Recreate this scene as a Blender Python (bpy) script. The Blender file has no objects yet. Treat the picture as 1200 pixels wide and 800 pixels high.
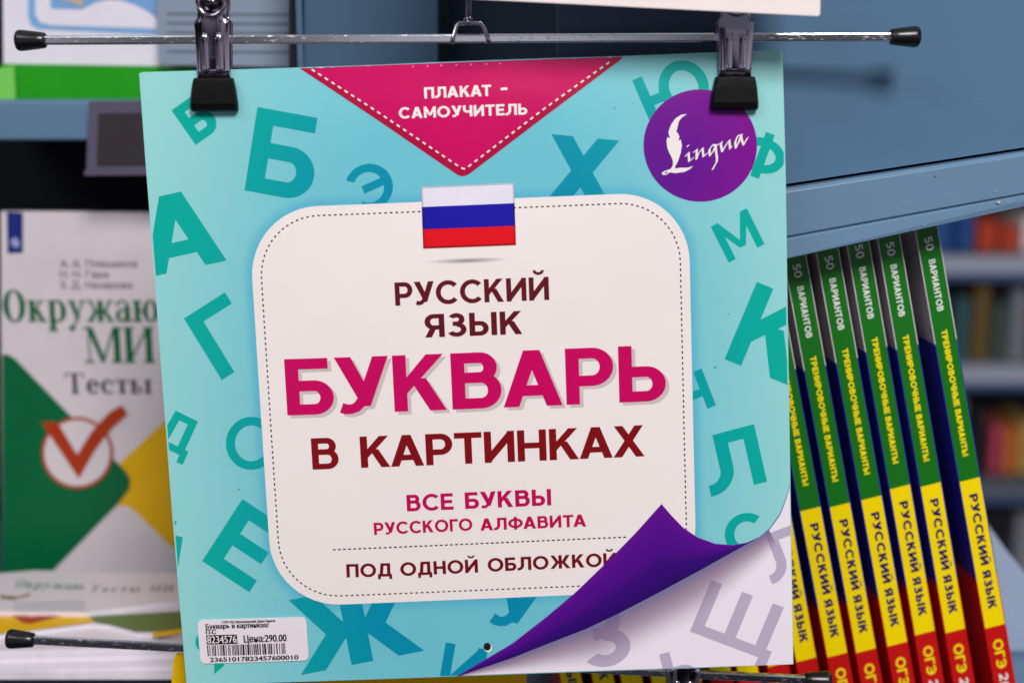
import bpy, math, random
from mathutils import Vector, Matrix
from mathutils.geometry import delaunay_2d_cdt

random.seed(7)
R = math.radians
scene = bpy.context.scene
C = scene.collection

# ------------------------------------------------------------------ camera, light, exposure
CAM = Vector((0.0, 0.0, 1.45))
PITCH = R(11.4)
LENS = 50.0
FPX = 1200 * LENS / 36.0
camd = bpy.data.cameras.new('camera')
camd.lens = LENS
camd.sensor_width = 36.0
camd.clip_start = 0.02
camd.clip_end = 50
camd.dof.use_dof = True
camd.dof.focus_distance = 0.668
camd.dof.aperture_fstop = 4.2
cam = bpy.data.objects.new('camera', camd)
C.objects.link(cam)
cam.location = CAM
cam.rotation_euler = (math.pi / 2 - PITCH, 0, 0)
scene.camera = cam

w = bpy.data.worlds.new('World')
scene.world = w
w.use_nodes = True
wn = w.node_tree
bgn = wn.nodes['Background']
# a shop's surroundings in very broad strokes: pale ceiling, darker floor; bright middle band and patches added for the chrome to reflect
tc = wn.nodes.new('ShaderNodeTexCoord')
sp = wn.nodes.new('ShaderNodeSeparateXYZ')
mr = wn.nodes.new('ShaderNodeMapRange')
cr = wn.nodes.new('ShaderNodeValToRGB')
mr.inputs[1].default_value = -1
mr.inputs[2].default_value = 1
wn.links.new(tc.outputs['Generated'], sp.inputs[0])
wn.links.new(sp.outputs['Z'], mr.inputs[0])
wn.links.new(mr.outputs[0], cr.inputs[0])
cr.color_ramp.elements[0].position = 0.15
cr.color_ramp.elements[0].color = (.16, .15, .16, 1)
cr.color_ramp.elements[1].position = 0.8
cr.color_ramp.elements[1].color = (.95, .95, 1, 1)
e = cr.color_ramp.elements.new(0.45)
e.color = (1.15, 1.1, 1.25, 1)
for pos_, v_ in ((.31, .14), (.58, .3)):
    e2 = cr.color_ramp.elements.new(pos_)
    e2.color = (v_, v_ * .95, v_ * 1.1, 1)
nz = wn.nodes.new('ShaderNodeTexNoise')
nz.inputs['Scale'].default_value = 3.2
nz.inputs['Detail'].default_value = 2
nr = wn.nodes.new('ShaderNodeMapRange')
nr.inputs[1].default_value, nr.inputs[2].default_value = .45, .56
nr.inputs[3].default_value, nr.inputs[4].default_value = .03, 3.6
wm = wn.nodes.new('ShaderNodeMix')
wm.data_type = 'RGBA'
wm.blend_type = 'MULTIPLY'
wm.inputs[0].default_value = 1
wn.links.new(tc.outputs['Generated'], nz.inputs['Vector'])
wn.links.new(nz.outputs['Fac'], nr.inputs[0])
wn.links.new(cr.outputs[0], wm.inputs[6])
wn.links.new(nr.outputs[0], wm.inputs[7])
wn.links.new(wm.outputs[2], bgn.inputs[0])
bgn.inputs[1].default_value = 0.2


def area(name, loc, target, sx, sy, power, col):
    d = bpy.data.lights.new(name, 'AREA')
    d.shape = 'RECTANGLE'
    d.size, d.size_y, d.energy, d.color = sx, sy, power, col
    o = bpy.data.objects.new(name, d)
    C.objects.link(o)
    o.location = loc
    o.rotation_euler = (Vector(target) - Vector(loc)).to_track_quat('-Z', 'Y').to_euler()
    return o


# overhead lamps, above and in front of the rack
area('overhead_lamp', (0.42, -1.05, 2.75), (0.1, .7, 1.25), 0.56, 0.56, 42.5, (1, .955, .93))
area('overhead_lamp', (-1.2, -0.9, 2.9), (-.1, .75, 1.2), 1.2, 0.3, 13, (.96, .97, 1))  # unseen fill lamp, added for its light from the left
area('overhead_lamp', (1.0, 1.4, 3.0), (1.0, 3.0, 1.2), 1.2, 0.5, 26, (1, .98, .95))

scene.view_settings.view_transform = 'Standard'
scene.view_settings.look = 'None'
scene.view_settings.exposure = 0.0
scene.view_settings.gamma = 1.0

# ------------------------------------------------------------------ survey helpers
FW = Vector((0, math.cos(PITCH), -math.sin(PITCH)))
UP = Vector((0, math.sin(PITCH), math.cos(PITCH)))
RT = Vector((1, 0, 0))


def ray(px, py):
    return FW + RT * ((px - 600) / FPX) - UP * ((py - 400) / FPX)


def P(px, py, d):
    """point seen at photo pixel (px, py) at depth d metres"""
    return CAM + ray(px, py) * d


class Frame:
    """a local flat frame: origin, x right, y up, z out of the surface"""

    def __init__(s, o, ex, ey):
        s.o = Vector(o)
        s.ex = Vector(ex).normalized()
        s.n = s.ex.cross(Vector(ey)).normalized()
        s.ey = s.n.cross(s.ex).normalized()

    def at(s, px, py):
        d = ray(px, py)
        k = (s.o - CAM).dot(s.n) / d.dot(s.n)
        p = CAM + d * k - s.o
        return Vector((p.dot(s.ex), p.dot(s.ey)))

    def loc(s, p):
        p = Vector(p) - s.o
        return Vector((p.dot(s.ex), p.dot(s.ey), p.dot(s.n)))

    def matrix(s):
        return Matrix(((s.ex.x, s.ey.x, s.n.x, s.o.x), (s.ex.y, s.ey.y, s.n.y, s.o.y),
                       (s.ex.z, s.ey.z, s.n.z, s.o.z), (0, 0, 0, 1)))


def facing(px, py, d, yaw=0.0):
    """upright frame through a pixel at a depth, turned by yaw about the vertical"""
    return Frame(P(px, py, d), (math.cos(yaw), math.sin(yaw), 0), (0, 0, 1))


# ------------------------------------------------------------------ objects
def tag(o, label=None, cat=None, group=None, kind=None):
    for k, v in (('label', label), ('category', cat), ('group', group), ('kind', kind)):
        if v:
            o[k] = v
    return o


def empty(name, frame_or_matrix):
    o = bpy.data.objects.new(name, None)
    o.empty_display_size = .02
    C.objects.link(o)
    o.matrix_world = frame_or_matrix.matrix() if isinstance(frame_or_matrix, Frame) else frame_or_matrix
    return o


def copy_tree(o, parent=None):
    c = o.copy()
    C.objects.link(c)
    c.parent = parent
    for ch in list(o.children):
        copy_tree(ch, c)
    return c


class MB:
    def __init__(s, bend=None):
        s.bend = bend
        s.v, s.f, s.m, s.uv, s.mats, s.smooth = [], [], [], [], [], []

    def mi(s, mat):
        if mat not in s.mats:
            s.mats.append(mat)
        return s.mats.index(mat)

    def add(s, verts, faces, mat, uvs=None, smooth=False):
        b = len(s.v)
        s.v += [tuple(v) for v in verts]
        k = s.mi(mat)
        for f in faces:
            s.f.append([b + i for i in f])
            s.m.append(k)
            s.smooth.append(smooth)
            s.uv.append([uvs[i] for i in f] if uvs else None)
        return s

    def box(s, x0, x1, y0, y1, z0, z1, mat):
        v = [(x, y, z) for z in (z0, z1) for y in (y0, y1) for x in (x0, x1)]
        return s.add(v, [(0, 2, 3, 1), (4, 5, 7, 6), (0, 1, 5, 4), (2, 6, 7, 3), (0, 4, 6, 2), (1, 3, 7, 5)], mat)

    def prism(s, pts, z0, z1, mat, side=None):
        """flat outline (x, y) given thickness from z0 (back) to z1 (front)"""
        a = sum(pts[i][0] * pts[(i + 1) % len(pts)][1] - pts[(i + 1) % len(pts)][0] * pts[i][1] for i in range(len(pts)))
        if a < 0:
            pts = pts[::-1]
        n = len(pts)
        v = [(p[0], p[1], z0) for p in pts] + [(p[0], p[1], z1) for p in pts]
        s.add(v, [list(range(n))[::-1], list(range(n, 2 * n))], mat)
        return s.add(v, [(i, (i + 1) % n, n + (i + 1) % n, n + i) for i in range(n)], side or mat)

    def sheet(s, polys, z, mat, clip=None):
        """union of flat outlines laid as one print layer at height z"""
        if clip:
            polys = [clip_poly(p, clip) for p in polys]
        polys = [p for p in polys if len(p) > 2]
        if not polys:
            return s
        K = 1000.0
        vs, fs = [], []
        if s.bend:
            polys = [subdivide(p, .006) for p in polys]
        for p in polys:
            a = sum(p[i][0] * p[(i + 1) % len(p)][1] - p[(i + 1) % len(p)][0] * p[i][1] for i in range(len(p)))
            if a < 0:
                p = p[::-1]
            fs.append(list(range(len(vs), len(vs) + len(p))))
            vs += [Vector((q[0] * K, q[1] * K)) for q in p]
        if s.bend:
            G = 6.0
            x_0, x_1 = min(v.x for v in vs), max(v.x for v in vs)
            y_0, y_1 = min(v.y for v in vs), max(v.y for v in vs)
            for i in range(math.ceil(x_0 / G), math.floor(x_1 / G) + 1):
                for j in range(math.ceil(y_0 / G), math.floor(y_1 / G) + 1):
                    vs.append(Vector((i * G + .013, j * G + .017)))
        ov, _, of, _, _, src = delaunay_2d_cdt(vs, [], fs, 0, 1e-5)
        keep = [f for f, o in zip(of, src) if o]
        out = []
        for f in keep:
            a = sum(ov[f[i]].x * ov[f[(i + 1) % len(f)]].y - ov[f[(i + 1) % len(f)]].x * ov[f[i]].y for i in range(len(f)))
            out.append(list(f) if a > 0 else list(f)[::-1])
        return s.add([(q.x / K, q.y / K, z) for q in ov], out, mat, smooth=bool(s.bend))

    def strip(s, a, b, z, mat, rows=14):
        """ribbon between two outlines; uv y runs 0 at a to 1 at b"""
        n = len(a)
        v, uv = [], []
        for j in range(rows + 1):
            k = j / rows
            for i in range(n):
                v.append((a[i][0] * (1 - k) + b[i][0] * k, a[i][1] * (1 - k) + b[i][1] * k, z))
                uv.append((i / (n - 1), k))
        fs = []
        for j in range(rows):
            for i in range(n - 1):
                q = [j * n + i, j * n + i + 1, (j + 1) * n + i + 1, (j + 1) * n + i]
                ar = sum(v[q[k]][0] * v[q[(k + 1) % 4]][1] - v[q[(k + 1) % 4]][0] * v[q[k]][1] for k in range(4))
                fs.append(q if ar > 0 else q[::-1])
        return s.add(v, fs, mat, uv, smooth=bool(s.bend))

    def lathe(s, prof, mat, axis='x', n=28, org=(0, 0, 0)):
        v = []
        for (a, r) in prof:
            for k in range(n):
                t = 2 * math.pi * k / n
                c, d = r * math.cos(t), r * math.sin(t)
                p = {'x': (a, c, d), 'y': (d, a, c), 'z': (c, d, a)}[axis]
                v.append((p[0] + org[0], p[1] + org[1], p[2] + org[2]))
        m = len(prof)
        f = [(i * n + k, i * n + (k + 1) % n, (i + 1) * n + (k + 1) % n, (i + 1) * n + k) for i in range(m - 1) for k in range(n)]
        f.append(list(range(n))[::-1])
        f.append([(m - 1) * n + k for k in range(n)])
        return s.add(v, f, mat, smooth=True)

    def tube(s, pts, r, mat, n=12, sx=1.0):
        pts = [Vector(p) for p in pts]
        v = []
        ref = Vector((0, 0, 1))
        for i, p in enumerate(pts):
            t = (pts[min(i + 1, len(pts) - 1)] - pts[max(i - 1, 0)]).normalized()
            if abs(t.dot(ref)) > .95:
                ref = Vector((0, 1, 0))
            a = t.cross(ref).normalized()
            b = t.cross(a).normalized()
            for k in range(n):
                q = 2 * math.pi * k / n
                v.append(p + a * (r * math.cos(q)) + b * (r * sx * math.sin(q)))
        m = len(pts)
        f = [(i * n + k, i * n + (k + 1) % n, (i + 1) * n + (k + 1) % n, (i + 1) * n + k) for i in range(m - 1) for k in range(n)]
        f += [list(range(n))[::-1], [(m - 1) * n + k for k in range(n)]]
        return s.add(v, f, mat, smooth=True)

    def torus(s, R0, r, mat, org=(0, 0, 0), n=32, k=12):
        v = []
        for i in range(n):
            a = 2 * math.pi * i / n
            for j in range(k):
                b = 2 * math.pi * j / k
                q = R0 + r * math.cos(b)
                v.append((org[0] + q * math.cos(a), org[1] + q * math.sin(a), org[2] + r * math.sin(b)))
        f = [(i * k + j, ((i + 1) % n) * k + j, ((i + 1) % n) * k + (j + 1) % k, i * k + (j + 1) % k) for i in range(n) for j in range(k)]
        return s.add(v, f, mat, smooth=True)

    def build(s, name, parent=None, bevel=0, matrix=None, recalc=False):
        me = bpy.data.meshes.new(name)
        if s.bend:
            s.v = [(v[0], v[1], v[2] + s.bend(v[0], v[1])) for v in s.v]
        me.from_pydata([tuple(v) for v in s.v], [], s.f)
        for m in s.mats:
            me.materials.append(m)
        for p, k, sm in zip(me.polygons, s.m, s.smooth):
            p.material_index = k
            p.use_smooth = sm
        if any(s.uv):
            ul = me.uv_layers.new(name='UVMap')
            for p, u in zip(me.polygons, s.uv):
                if u:
                    for li, q in zip(p.loop_indices, u):
                        ul.data[li].uv = q
        if recalc:
            import bmesh
            bm = bmesh.new()
            bm.from_mesh(me)
            bmesh.ops.recalc_face_normals(bm, faces=bm.faces)
            bm.to_mesh(me)
            bm.free()
        me.update()
        if s.bend:      # true surface normals of the bowed card, so thin print outlines shade evenly
            nl = []
            h = .0005
            for p, sm in zip(me.polygons, s.smooth):
                for vi in p.vertices:
                    q = me.vertices[vi].co
                    nl.append(Vector((s.bend(q.x - h, q.y) - s.bend(q.x + h, q.y), s.bend(q.x, q.y - h) - s.bend(q.x, q.y + h), 2 * h)).normalized() if sm else p.normal.copy())
            me.normals_split_custom_set(nl)
        o = bpy.data.objects.new(name, me)
        C.objects.link(o)
        o.parent = parent
        if matrix is not None:
            o.matrix_world = matrix
        if bevel:
            b = o.modifiers.new('bevel', 'BEVEL')
            b.width = bevel
            b.segments = 3
            b.limit_method = 'ANGLE'
            b.angle_limit = R(40)
        return o


def subdivide(p, step):
    out = []
    for a, b in zip(p, list(p[1:]) + [p[0]]):
        n = max(1, math.ceil(math.hypot(b[0] - a[0], b[1] - a[1]) / step))
        out += [(a[0] + (b[0] - a[0]) * i / n, a[1] + (b[1] - a[1]) * i / n) for i in range(n)]
    return out


def clip_poly(p, quad):
    """cut an outline with a convex counter-clockwise quad"""
    out = [tuple(q) for q in p]
    n = len(quad)
    for i in range(n):
        a, b = quad[i], quad[(i + 1) % n]
        side = lambda q: (b[0] - a[0]) * (q[1] - a[1]) - (b[1] - a[1]) * (q[0] - a[0])
        src, out = out, []
        for k in range(len(src)):
            q, r = src[k], src[(k + 1) % len(src)]
            sq, sr = side(q), side(r)
            if sq >= 0:
                out.append(q)
            if sq * sr < 0:
                t = sq / (sq - sr)
                out.append((q[0] + (r[0] - q[0]) * t, q[1] + (r[1] - q[1]) * t))
        if not out:
            break
    return out


# ------------------------------------------------------------------ materials
def lin(c):
    return tuple(((v / 255) / 12.92 if v / 255 <= .04045 else ((v / 255 + .055) / 1.055) ** 2.4) for v in c) + (1,)


def mat(name, rgb, rough=.45, metal=0.0, spec=.22, var=.06, scale=60.0, bump=0.0, coat=0.0):
    """principled material with a slight procedural mottling of its own colour"""
    m = bpy.data.materials.new(name)
    m.use_nodes = True
    nt = m.node_tree
    b = nt.nodes['Principled BSDF']
    b.inputs['Roughness'].default_value = rough
    b.inputs['Metallic'].default_value = metal
    b.inputs['Specular IOR Level'].default_value = spec
    b.inputs['Coat Weight'].default_value = coat
    t = nt.nodes.new('ShaderNodeTexCoord')
    no = nt.nodes.new('ShaderNodeTexNoise')
    no.inputs['Scale'].default_value = scale
    no.inputs['Detail'].default_value = 5
    nt.links.new(t.outputs['Object'], no.inputs['Vector'])
    mx = nt.nodes.new('ShaderNodeMix')
    mx.data_type = 'RGBA'
    c = lin(rgb)
    mx.inputs[6].default_value = tuple(v * (1 - var) for v in c[:3]) + (1,)
    mx.inputs[7].default_value = tuple(min(1, v * (1 + var)) for v in c[:3]) + (1,)
    nt.links.new(no.outputs['Fac'], mx.inputs[0])
    nt.links.new(mx.outputs[2], b.inputs['Base Color'])
    if bump:
        bp = nt.nodes.new('ShaderNodeBump')
        bp.inputs['Strength'].default_value = bump
        bp.inputs['Distance'].default_value = .002
        nt.links.new(no.outputs['Fac'], bp.inputs['Height'])
        nt.links.new(bp.outputs[0], b.inputs['Normal'])
    m['mix'] = mx.name
    return m


def radial_mat(name, near, far, centre, rx, ry, r0, r1, rough=.38, glow=None):
    """printed colour that runs from `near` at the middle of the cover to `far` at its sides (a print gradient, in pad coordinates);
    glow = (colour, half width, half height, corner, reach): the printed halo round the title panel"""
    m = mat(name, near, rough, var=.025, scale=25)
    nt = m.node_tree
    b = nt.nodes['Principled BSDF']
    t = nt.nodes.new('ShaderNodeTexCoord')
    mp = nt.nodes.new('ShaderNodeMapping')
    mp.vector_type = 'POINT'
    mp.inputs['Location'].default_value = (-centre[0] / rx, -centre[1] / ry, 0)
    mp.inputs['Scale'].default_value = (1 / rx, 1 / ry, 0)
    ln = nt.nodes.new('ShaderNodeVectorMath')
    ln.operation = 'LENGTH'
    mr = nt.nodes.new('ShaderNodeMapRange')
    mr.interpolation_type = 'SMOOTHSTEP'
    mr.inputs[1].default_value, mr.inputs[2].default_value = r0, r1
    mx = nt.nodes.new('ShaderNodeMix')
    mx.data_type = 'RGBA'
    nt.links.new(t.outputs['Object'], mp.inputs[0])
    nt.links.new(mp.outputs[0], ln.inputs[0])
    nt.links.new(ln.outputs['Value'], mr.inputs[0])
    nt.links.new(mr.outputs[0], mx.inputs[0])
    nt.links.new(nt.nodes[m['mix']].outputs[2], mx.inputs[6])
    mx.inputs[7].default_value = lin(far)
    out = mx.outputs[2]
    if glow:
        gc, hw, hh, cr_, reach, (cx, cy) = glow
        sx = nt.nodes.new('ShaderNodeSeparateXYZ')
        nt.links.new(t.outputs['Object'], sx.inputs[0])

        def M(op, a, bb=None):
            n = nt.nodes.new('ShaderNodeMath')
            n.operation = op
            for i, q in enumerate((a, bb)):
                if q is None:
                    continue
                if isinstance(q, (int, float)):
                    n.inputs[i].default_value = q
                else:
                    nt.links.new(q, n.inputs[i])
            return n.outputs[0]
        qx = M('MAXIMUM', M('SUBTRACT', M('ABSOLUTE', M('SUBTRACT', sx.outputs[0], cx)), hw - cr_), 0.0)
        qy = M('MAXIMUM', M('SUBTRACT', M('ABSOLUTE', M('SUBTRACT', sx.outputs[1], cy)), hh - cr_), 0.0)
        d = M('SUBTRACT', M('SQRT', M('ADD', M('MULTIPLY', qx, qx), M('MULTIPLY', qy, qy))), cr_)
        mr2 = nt.nodes.new('ShaderNodeMapRange')
        mr2.interpolation_type = 'SMOOTHSTEP'
        mr2.inputs[1].default_value, mr2.inputs[2].default_value = 0, reach
        mr2.inputs[3].default_value, mr2.inputs[4].default_value = .6, 0
        nt.links.new(d, mr2.inputs[0])
        m2 = nt.nodes.new('ShaderNodeMix')
        m2.data_type = 'RGBA'
        nt.links.new(mr2.outputs[0], m2.inputs[0])
        nt.links.new(out, m2.inputs[6])
        m2.inputs[7].default_value = lin(gc)
        out = m2.outputs[2]
    nt.links.new(out, b.inputs['Base Color'])
    return m


def ramp_mat(name, stops, rough=.38):
    """printed gradient along the ribbon's uv"""
    m = mat(name, (128, 128, 128), rough)
    nt = m.node_tree
    b = nt.nodes['Principled BSDF']
    t = nt.nodes.new('ShaderNodeTexCoord')
    s = nt.nodes.new('ShaderNodeSeparateXYZ')
    r = nt.nodes.new('ShaderNodeValToRGB')
    r.color_ramp.interpolation = 'EASE'
    while len(r.color_ramp.elements) < len(stops):
        r.color_ramp.elements.new(.5)
    for el, (p, c) in zip(r.color_ramp.elements, stops):
        el.position = p
        el.color = lin(c)
    nt.links.new(t.outputs['UV'], s.inputs[0])
    nt.links.new(s.outputs['Y'], r.inputs[0])
    nt.links.new(r.outputs[0], b.inputs['Base Color'])
    return m


def worn_chrome(name, rgb=(205, 205, 215), rough=.16, scratch=.5, scale=420.0):
    m = mat(name, rgb, rough, 1.0, var=.08, scale=80)
    nt = m.node_tree
    b = nt.nodes['Principled BSDF']
    t = nt.nodes.new('ShaderNodeTexCoord')
    mp = nt.nodes.new('ShaderNodeMapping')
    mp.inputs['Scale'].default_value = (.35, 1, 1)
    no = nt.nodes.new('ShaderNodeTexNoise')
    no.inputs['Scale'].default_value = scale
    no.inputs['Detail'].default_value = 6
    r = nt.nodes.new('ShaderNodeMapRange')
    r.inputs[1].default_value, r.inputs[2].default_value = .58, .78
    r.inputs[3].default_value, r.inputs[4].default_value = rough, rough + scratch
    nt.links.new(t.outputs['Object'], mp.inputs[0])
    nt.links.new(mp.outputs[0], no.inputs['Vector'])
    nt.links.new(no.outputs['Fac'], r.inputs[0])
    nt.links.new(r.outputs[0], b.inputs['Roughness'])
    bp = nt.nodes.new('ShaderNodeBump')
    bp.inputs['Strength'].default_value = .03
    bp.inputs['Distance'].default_value = .0004
    nt.links.new(no.outputs['Fac'], bp.inputs['Height'])
    nt.links.new(bp.outputs[0], b.inputs['Normal'])
    return m


def wavy(m, scale=11.0, strength=.22):
    """gentle waves of a printed card, so its sheen is not even"""
    nt = m.node_tree
    t = nt.nodes.new('ShaderNodeTexCoord')
    no = nt.nodes.new('ShaderNodeTexNoise')
    no.inputs['Scale'].default_value = scale
    no.inputs['Detail'].default_value = 3
    bp = nt.nodes.new('ShaderNodeBump')
    bp.inputs['Strength'].default_value = strength
    bp.inputs['Distance'].default_value = .006
    nt.links.new(t.outputs['Object'], no.inputs['Vector'])
    nt.links.new(no.outputs['Fac'], bp.inputs['Height'])
    nt.links.new(bp.outputs[0], nt.nodes['Principled BSDF'].inputs['Normal'])
    nt.nodes['Principled BSDF'].inputs['Specular IOR Level'].default_value = .2
    nt.nodes['Principled BSDF'].inputs['Roughness'].default_value = .34
    return m


def scuffed(m, amount=.28, dark=(40, 50, 62), light=(150, 172, 192)):
    """fine scratches and rubbed specks in painted steel"""
    nt = m.node_tree
    b = nt.nodes['Principled BSDF']
    src = b.inputs['Base Color'].links[0].from_socket
    t = nt.nodes.new('ShaderNodeTexCoord')
    for col, sc_, rot_, th in ((light, (30, 900, 200), .5, .71), (dark, (500, 500, 500), 0, .735), (light, (70, 1200, 200), -.9, .72)):
        mp = nt.nodes.new('ShaderNodeMapping')
        mp.inputs['Rotation'].default_value = (0, 0, rot_)
        mp.inputs['Scale'].default_value = sc_
        no = nt.nodes.new('ShaderNodeTexNoise')
        no.inputs['Scale'].default_value = 1
        no.inputs['Detail'].default_value = 2
        r = nt.nodes.new('ShaderNodeMapRange')
        r.inputs[1].default_value, r.inputs[2].default_value = th, th + .06
        r.inputs[4].default_value = amount
        mx = nt.nodes.new('ShaderNodeMix')
        mx.data_type = 'RGBA'
        nt.links.new(t.outputs['Object'], mp.inputs[0])
        nt.links.new(mp.outputs[0], no.inputs['Vector'])
        nt.links.new(no.outputs['Fac'], r.inputs[0])
        nt.links.new(r.outputs[0], mx.inputs[0])
        nt.links.new(src, mx.inputs[6])
        mx.inputs[7].default_value = lin(col)
        src = mx.outputs[2]
    nt.links.new(src, b.inputs['Base Color'])
    return m


M_paper = mat('paper', (232, 228, 226), .6)
M_pages = mat('page_edges', (205, 200, 200), .8, var=.15, scale=300)
M_chrome = worn_chrome('chrome', (172, 166, 182), .1, .12, 150)
M_rod = worn_chrome('worn_chrome_rod', (222, 226, 234), .17, .35, 1100)
M_rubber = mat('black_rubber', (6, 6, 7), .45, spec=.18, scale=200, bump=.15)
M_cap = mat('black_plastic', (14, 13, 16), .28, spec=.5)
M_black = mat('black_ink', (26, 22, 26), .5)
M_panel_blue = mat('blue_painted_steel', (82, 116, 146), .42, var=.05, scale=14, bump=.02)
M_lip_blue = mat('blue_painted_lip', (102, 134, 162), .3, var=.05, scale=18)
for q_ in (M_panel_blue, M_lip_blue):
    scuffed(q_)
M_dark = mat('recess_shade_dark', (22, 24, 30), .8)

# ------------------------------------------------------------------ lettering: a bold geometric sans built from strokes
def rect(x0, y0, x1, y1):
    return [(x0, y0), (x1, y0), (x1, y1), (x0, y1)]


def diag(xb, xt, y0, y1, wd):
    return [(xb, y0), (xb + wd, y0), (xt + wd, y1), (xt, y1)]


def arcp(cx, cy, rx, ry, a0, a1, n=26):
    return [(cx + rx * math.cos(R(a0 + (a1 - a0) * i / n)), cy + ry * math.sin(R(a0 + (a1 - a0) * i / n))) for i in range(n + 1)]


def arc(cx, cy, rx, ry, t, b, a0, a1):
    return arcp(cx, cy, rx, ry, a0, a1) + arcp(cx, cy, rx - t, ry - b, a1, a0)


def ring(cx, cy, rx, ry, t, b):
    return [arc(cx, cy, rx, ry, t, b, -1, 181), arc(cx, cy, rx, ry, t, b, 179, 361)]


def bowl(x, xr, y0, y1, t, b):
    ry = (y1 - y0) / 2
    rx = min(ry, (xr - x) * .75)
    cx, cy = xr - rx, (y0 + y1) / 2
    return [(x, y0)] + arcp(cx, cy, rx, ry, -90, 90) + [(x, y1), (x, y1 - b)] + arcp(cx, cy, rx - t, ry - b, 90, -90) + [(x, y0 + b)]


def mirror(ps, wd):
    return [[(wd - x, y) for x, y in p] for p in ps]


def glyph(ch, t):
    b = t * .88
    d = t * 1.16
    V = lambda x, y0=0, y1=1: rect(x, y0, x + t, y1)
    H = lambda x0, x1, y: rect(x0, y, x1, y + b)
    if ch == 'А':
        W = .94
        return [diag(0, W / 2 - d * .52, 0, 1, d), diag(W - d, W / 2 - d * .48, 0, 1, d), H(.16, W - .16, .19)], W
    if ch == 'Б':
        return [V(0), H(0, .69, 1 - b), bowl(0, .76, 0, .61, t, b)], .76
    if ch == 'В':
        return [V(0), bowl(0, .73, .46, 1, t, b), bowl(0, .79, 0, .46 + b, t, b)], .79
    if ch == 'Г':
        return [V(0), H(0, .66, 1 - b)], .66
    if ch == 'Д':
        W = .94
        return [H(0, W, 0), rect(0, -.2, t * .85, b), rect(W - t * .85, -.2, W, b), diag(.1, .2, 0, 1, t), V(W - .1 - t), H(.2, W - .1, 1 - b)], W
    if ch == 'Е':
        return [V(0), H(0, .7, 1 - b), H(0, .65, .5 - b / 2), H(0, .72, 0)], .72
    if ch == 'Ж':
        W = 1.36
        c = W / 2
        L = [diag(0, c - .24, 0, .58, d), diag(c - .3, .03, .42, 1, d)]
        return [V(c - t / 2)] + L + mirror(L, W) + [rect(c - .26, .44, c + .26, .57)], W
    if ch == 'З':
        return [arc(.34, .735, .31, .275, t, b, 152, -90), arc(.34, .3, .37, .31, t, b, 90, -152), H(.2, .36, .46)], .71
    if ch in 'ИЙ':
        W = .86
        g = [V(0), V(W - t), [(0, 0), (t * .8, 0), (W, .86), (W, 1), (W - t * .8, 1), (0, .14)]]
        if ch == 'Й':
            g.append(arc(W / 2, 1.31, .25, .22, .13, .12, 185, 355))
        return g, W
    if ch == 'К':
        W = .84
        return [V(0), [(t * .5, .28), (t * .5, .54), (W - .02 - d, 1), (W - .02, 1)] if False else [(t * .6, .22), (W - .03, 1), (W - .03 - d * 1.1, 1), (t * .6, .5)], diag(W - d * 1.08, .26, 0, .58, d * 1.05)], W
    if ch == 'Л':
        W = .9
        rr = t + .2
        return [V(W - t), H(.2, W, 1 - b), rect(.2, .4, .2 + t, 1), arc(.2 + t - rr, .4, rr, .41, t, b, 0, -90), rect(-.04, -.01, .01, b - .01)], W
    if ch == 'М':
        W = 1.0
        L = [(0, 1), (t * .95, 1), (W / 2 + t * .42, .2), (W / 2 - t * .42, .2)]
        return [V(0), V(W - t), L, [(W - x, y) for x, y in L]], W
    if ch == 'Н':
        return [V(0), V(.82 - t), H(0, .82, .5 - b / 2)], .82
    if ch in 'О0':
        rx = .53 if ch == 'О' else .36
        return ring(rx, .5, rx, .515, t, b), rx * 2
    if ch == 'П':
        return [V(0), V(.82 - t), H(0, .82, 1 - b)], .82
    if ch == 'Р':
        return [V(0), bowl(0, .76, .32, 1, t, b)], .76
    if ch == 'С':
        return [arc(.53, .5, .53, .515, t, b, 42, 318)], .93
    if ch == 'Т':
        return [V(.39 - t / 2), H(0, .78, 1 - b)], .78
    if ch == 'У':
        W = .86
        return [diag(.30, W - d, .12, 1, d), [(0, 1), (d * 1.05, 1), (.30 + d * 1.0, .36), (.30 + d * .2, .26)],
                [(.05, .02), (.13, -.012), (.24, -.012), (.36, .03), (.46, .13), (.54, .3), (.36, .3), (.3, .2), (.25, .165), (.19, .16), (.11, .19)]], W
    if ch == 'Ф':
        return ring(.54, .5, .54, .4, t, b) + [V(.54 - t / 2, -.03, 1.03)], 1.08
    if ch == 'Х':
        W = .88
        return [diag(0, W - d - .03, 0, 1, d * 1.03), diag(W - d, .03, 0, 1, d * 1.03)], W
    if ch == 'Ц':
        return [V(0), V(.8 - t), H(0, .92, 0), rect(.92 - t * .85, -.2, .92, b)], .92
    if ch == 'Ч':
        W = .78
        return [V(W - t), rect(0, .66, t, 1), arc(.34, .68, .34, .34, t, b, 180, 270), H(.33, W, .34)], W
    if ch == 'Щ':
        return [V(0), V(.695 - t / 2), V(1.39 - t), H(0, 1.5, 0), rect(1.5 - t * .9, -.24, 1.5, b)], 1.5
    if ch in 'Ь':
        return [V(0), bowl(0, .75, 0, .63, t, b)], .75
    if ch == 'Ы':
        return [V(0), bowl(0, .72, 0, .63, t, b), V(.82)], .82 + t
    if ch == 'Э':
        return mirror([arc(.53, .5, .53, .515, t, b, 42, 318)], .93) + [H(.26, .8, .5 - b / 2)], .93
    if ch == 'Ю':
        W = 1.4
        return [V(0), H(0, .5, .5 - b / 2)] + ring(W - .5, .5, .5, .515, t, b), W
    if ch == 'Я':
        return mirror([V(0), bowl(0, .74, .33, 1, t, b), diag(.74 - d, .3, 0, .4, d)], .74), .74
    if ch == '5':
        return [rect(.08, .45, .08 + t * .9, 1), H(.08, .62, 1 - b), arc(.33, .32, .35, .33, t, b, 128, -140)], .68
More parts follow.
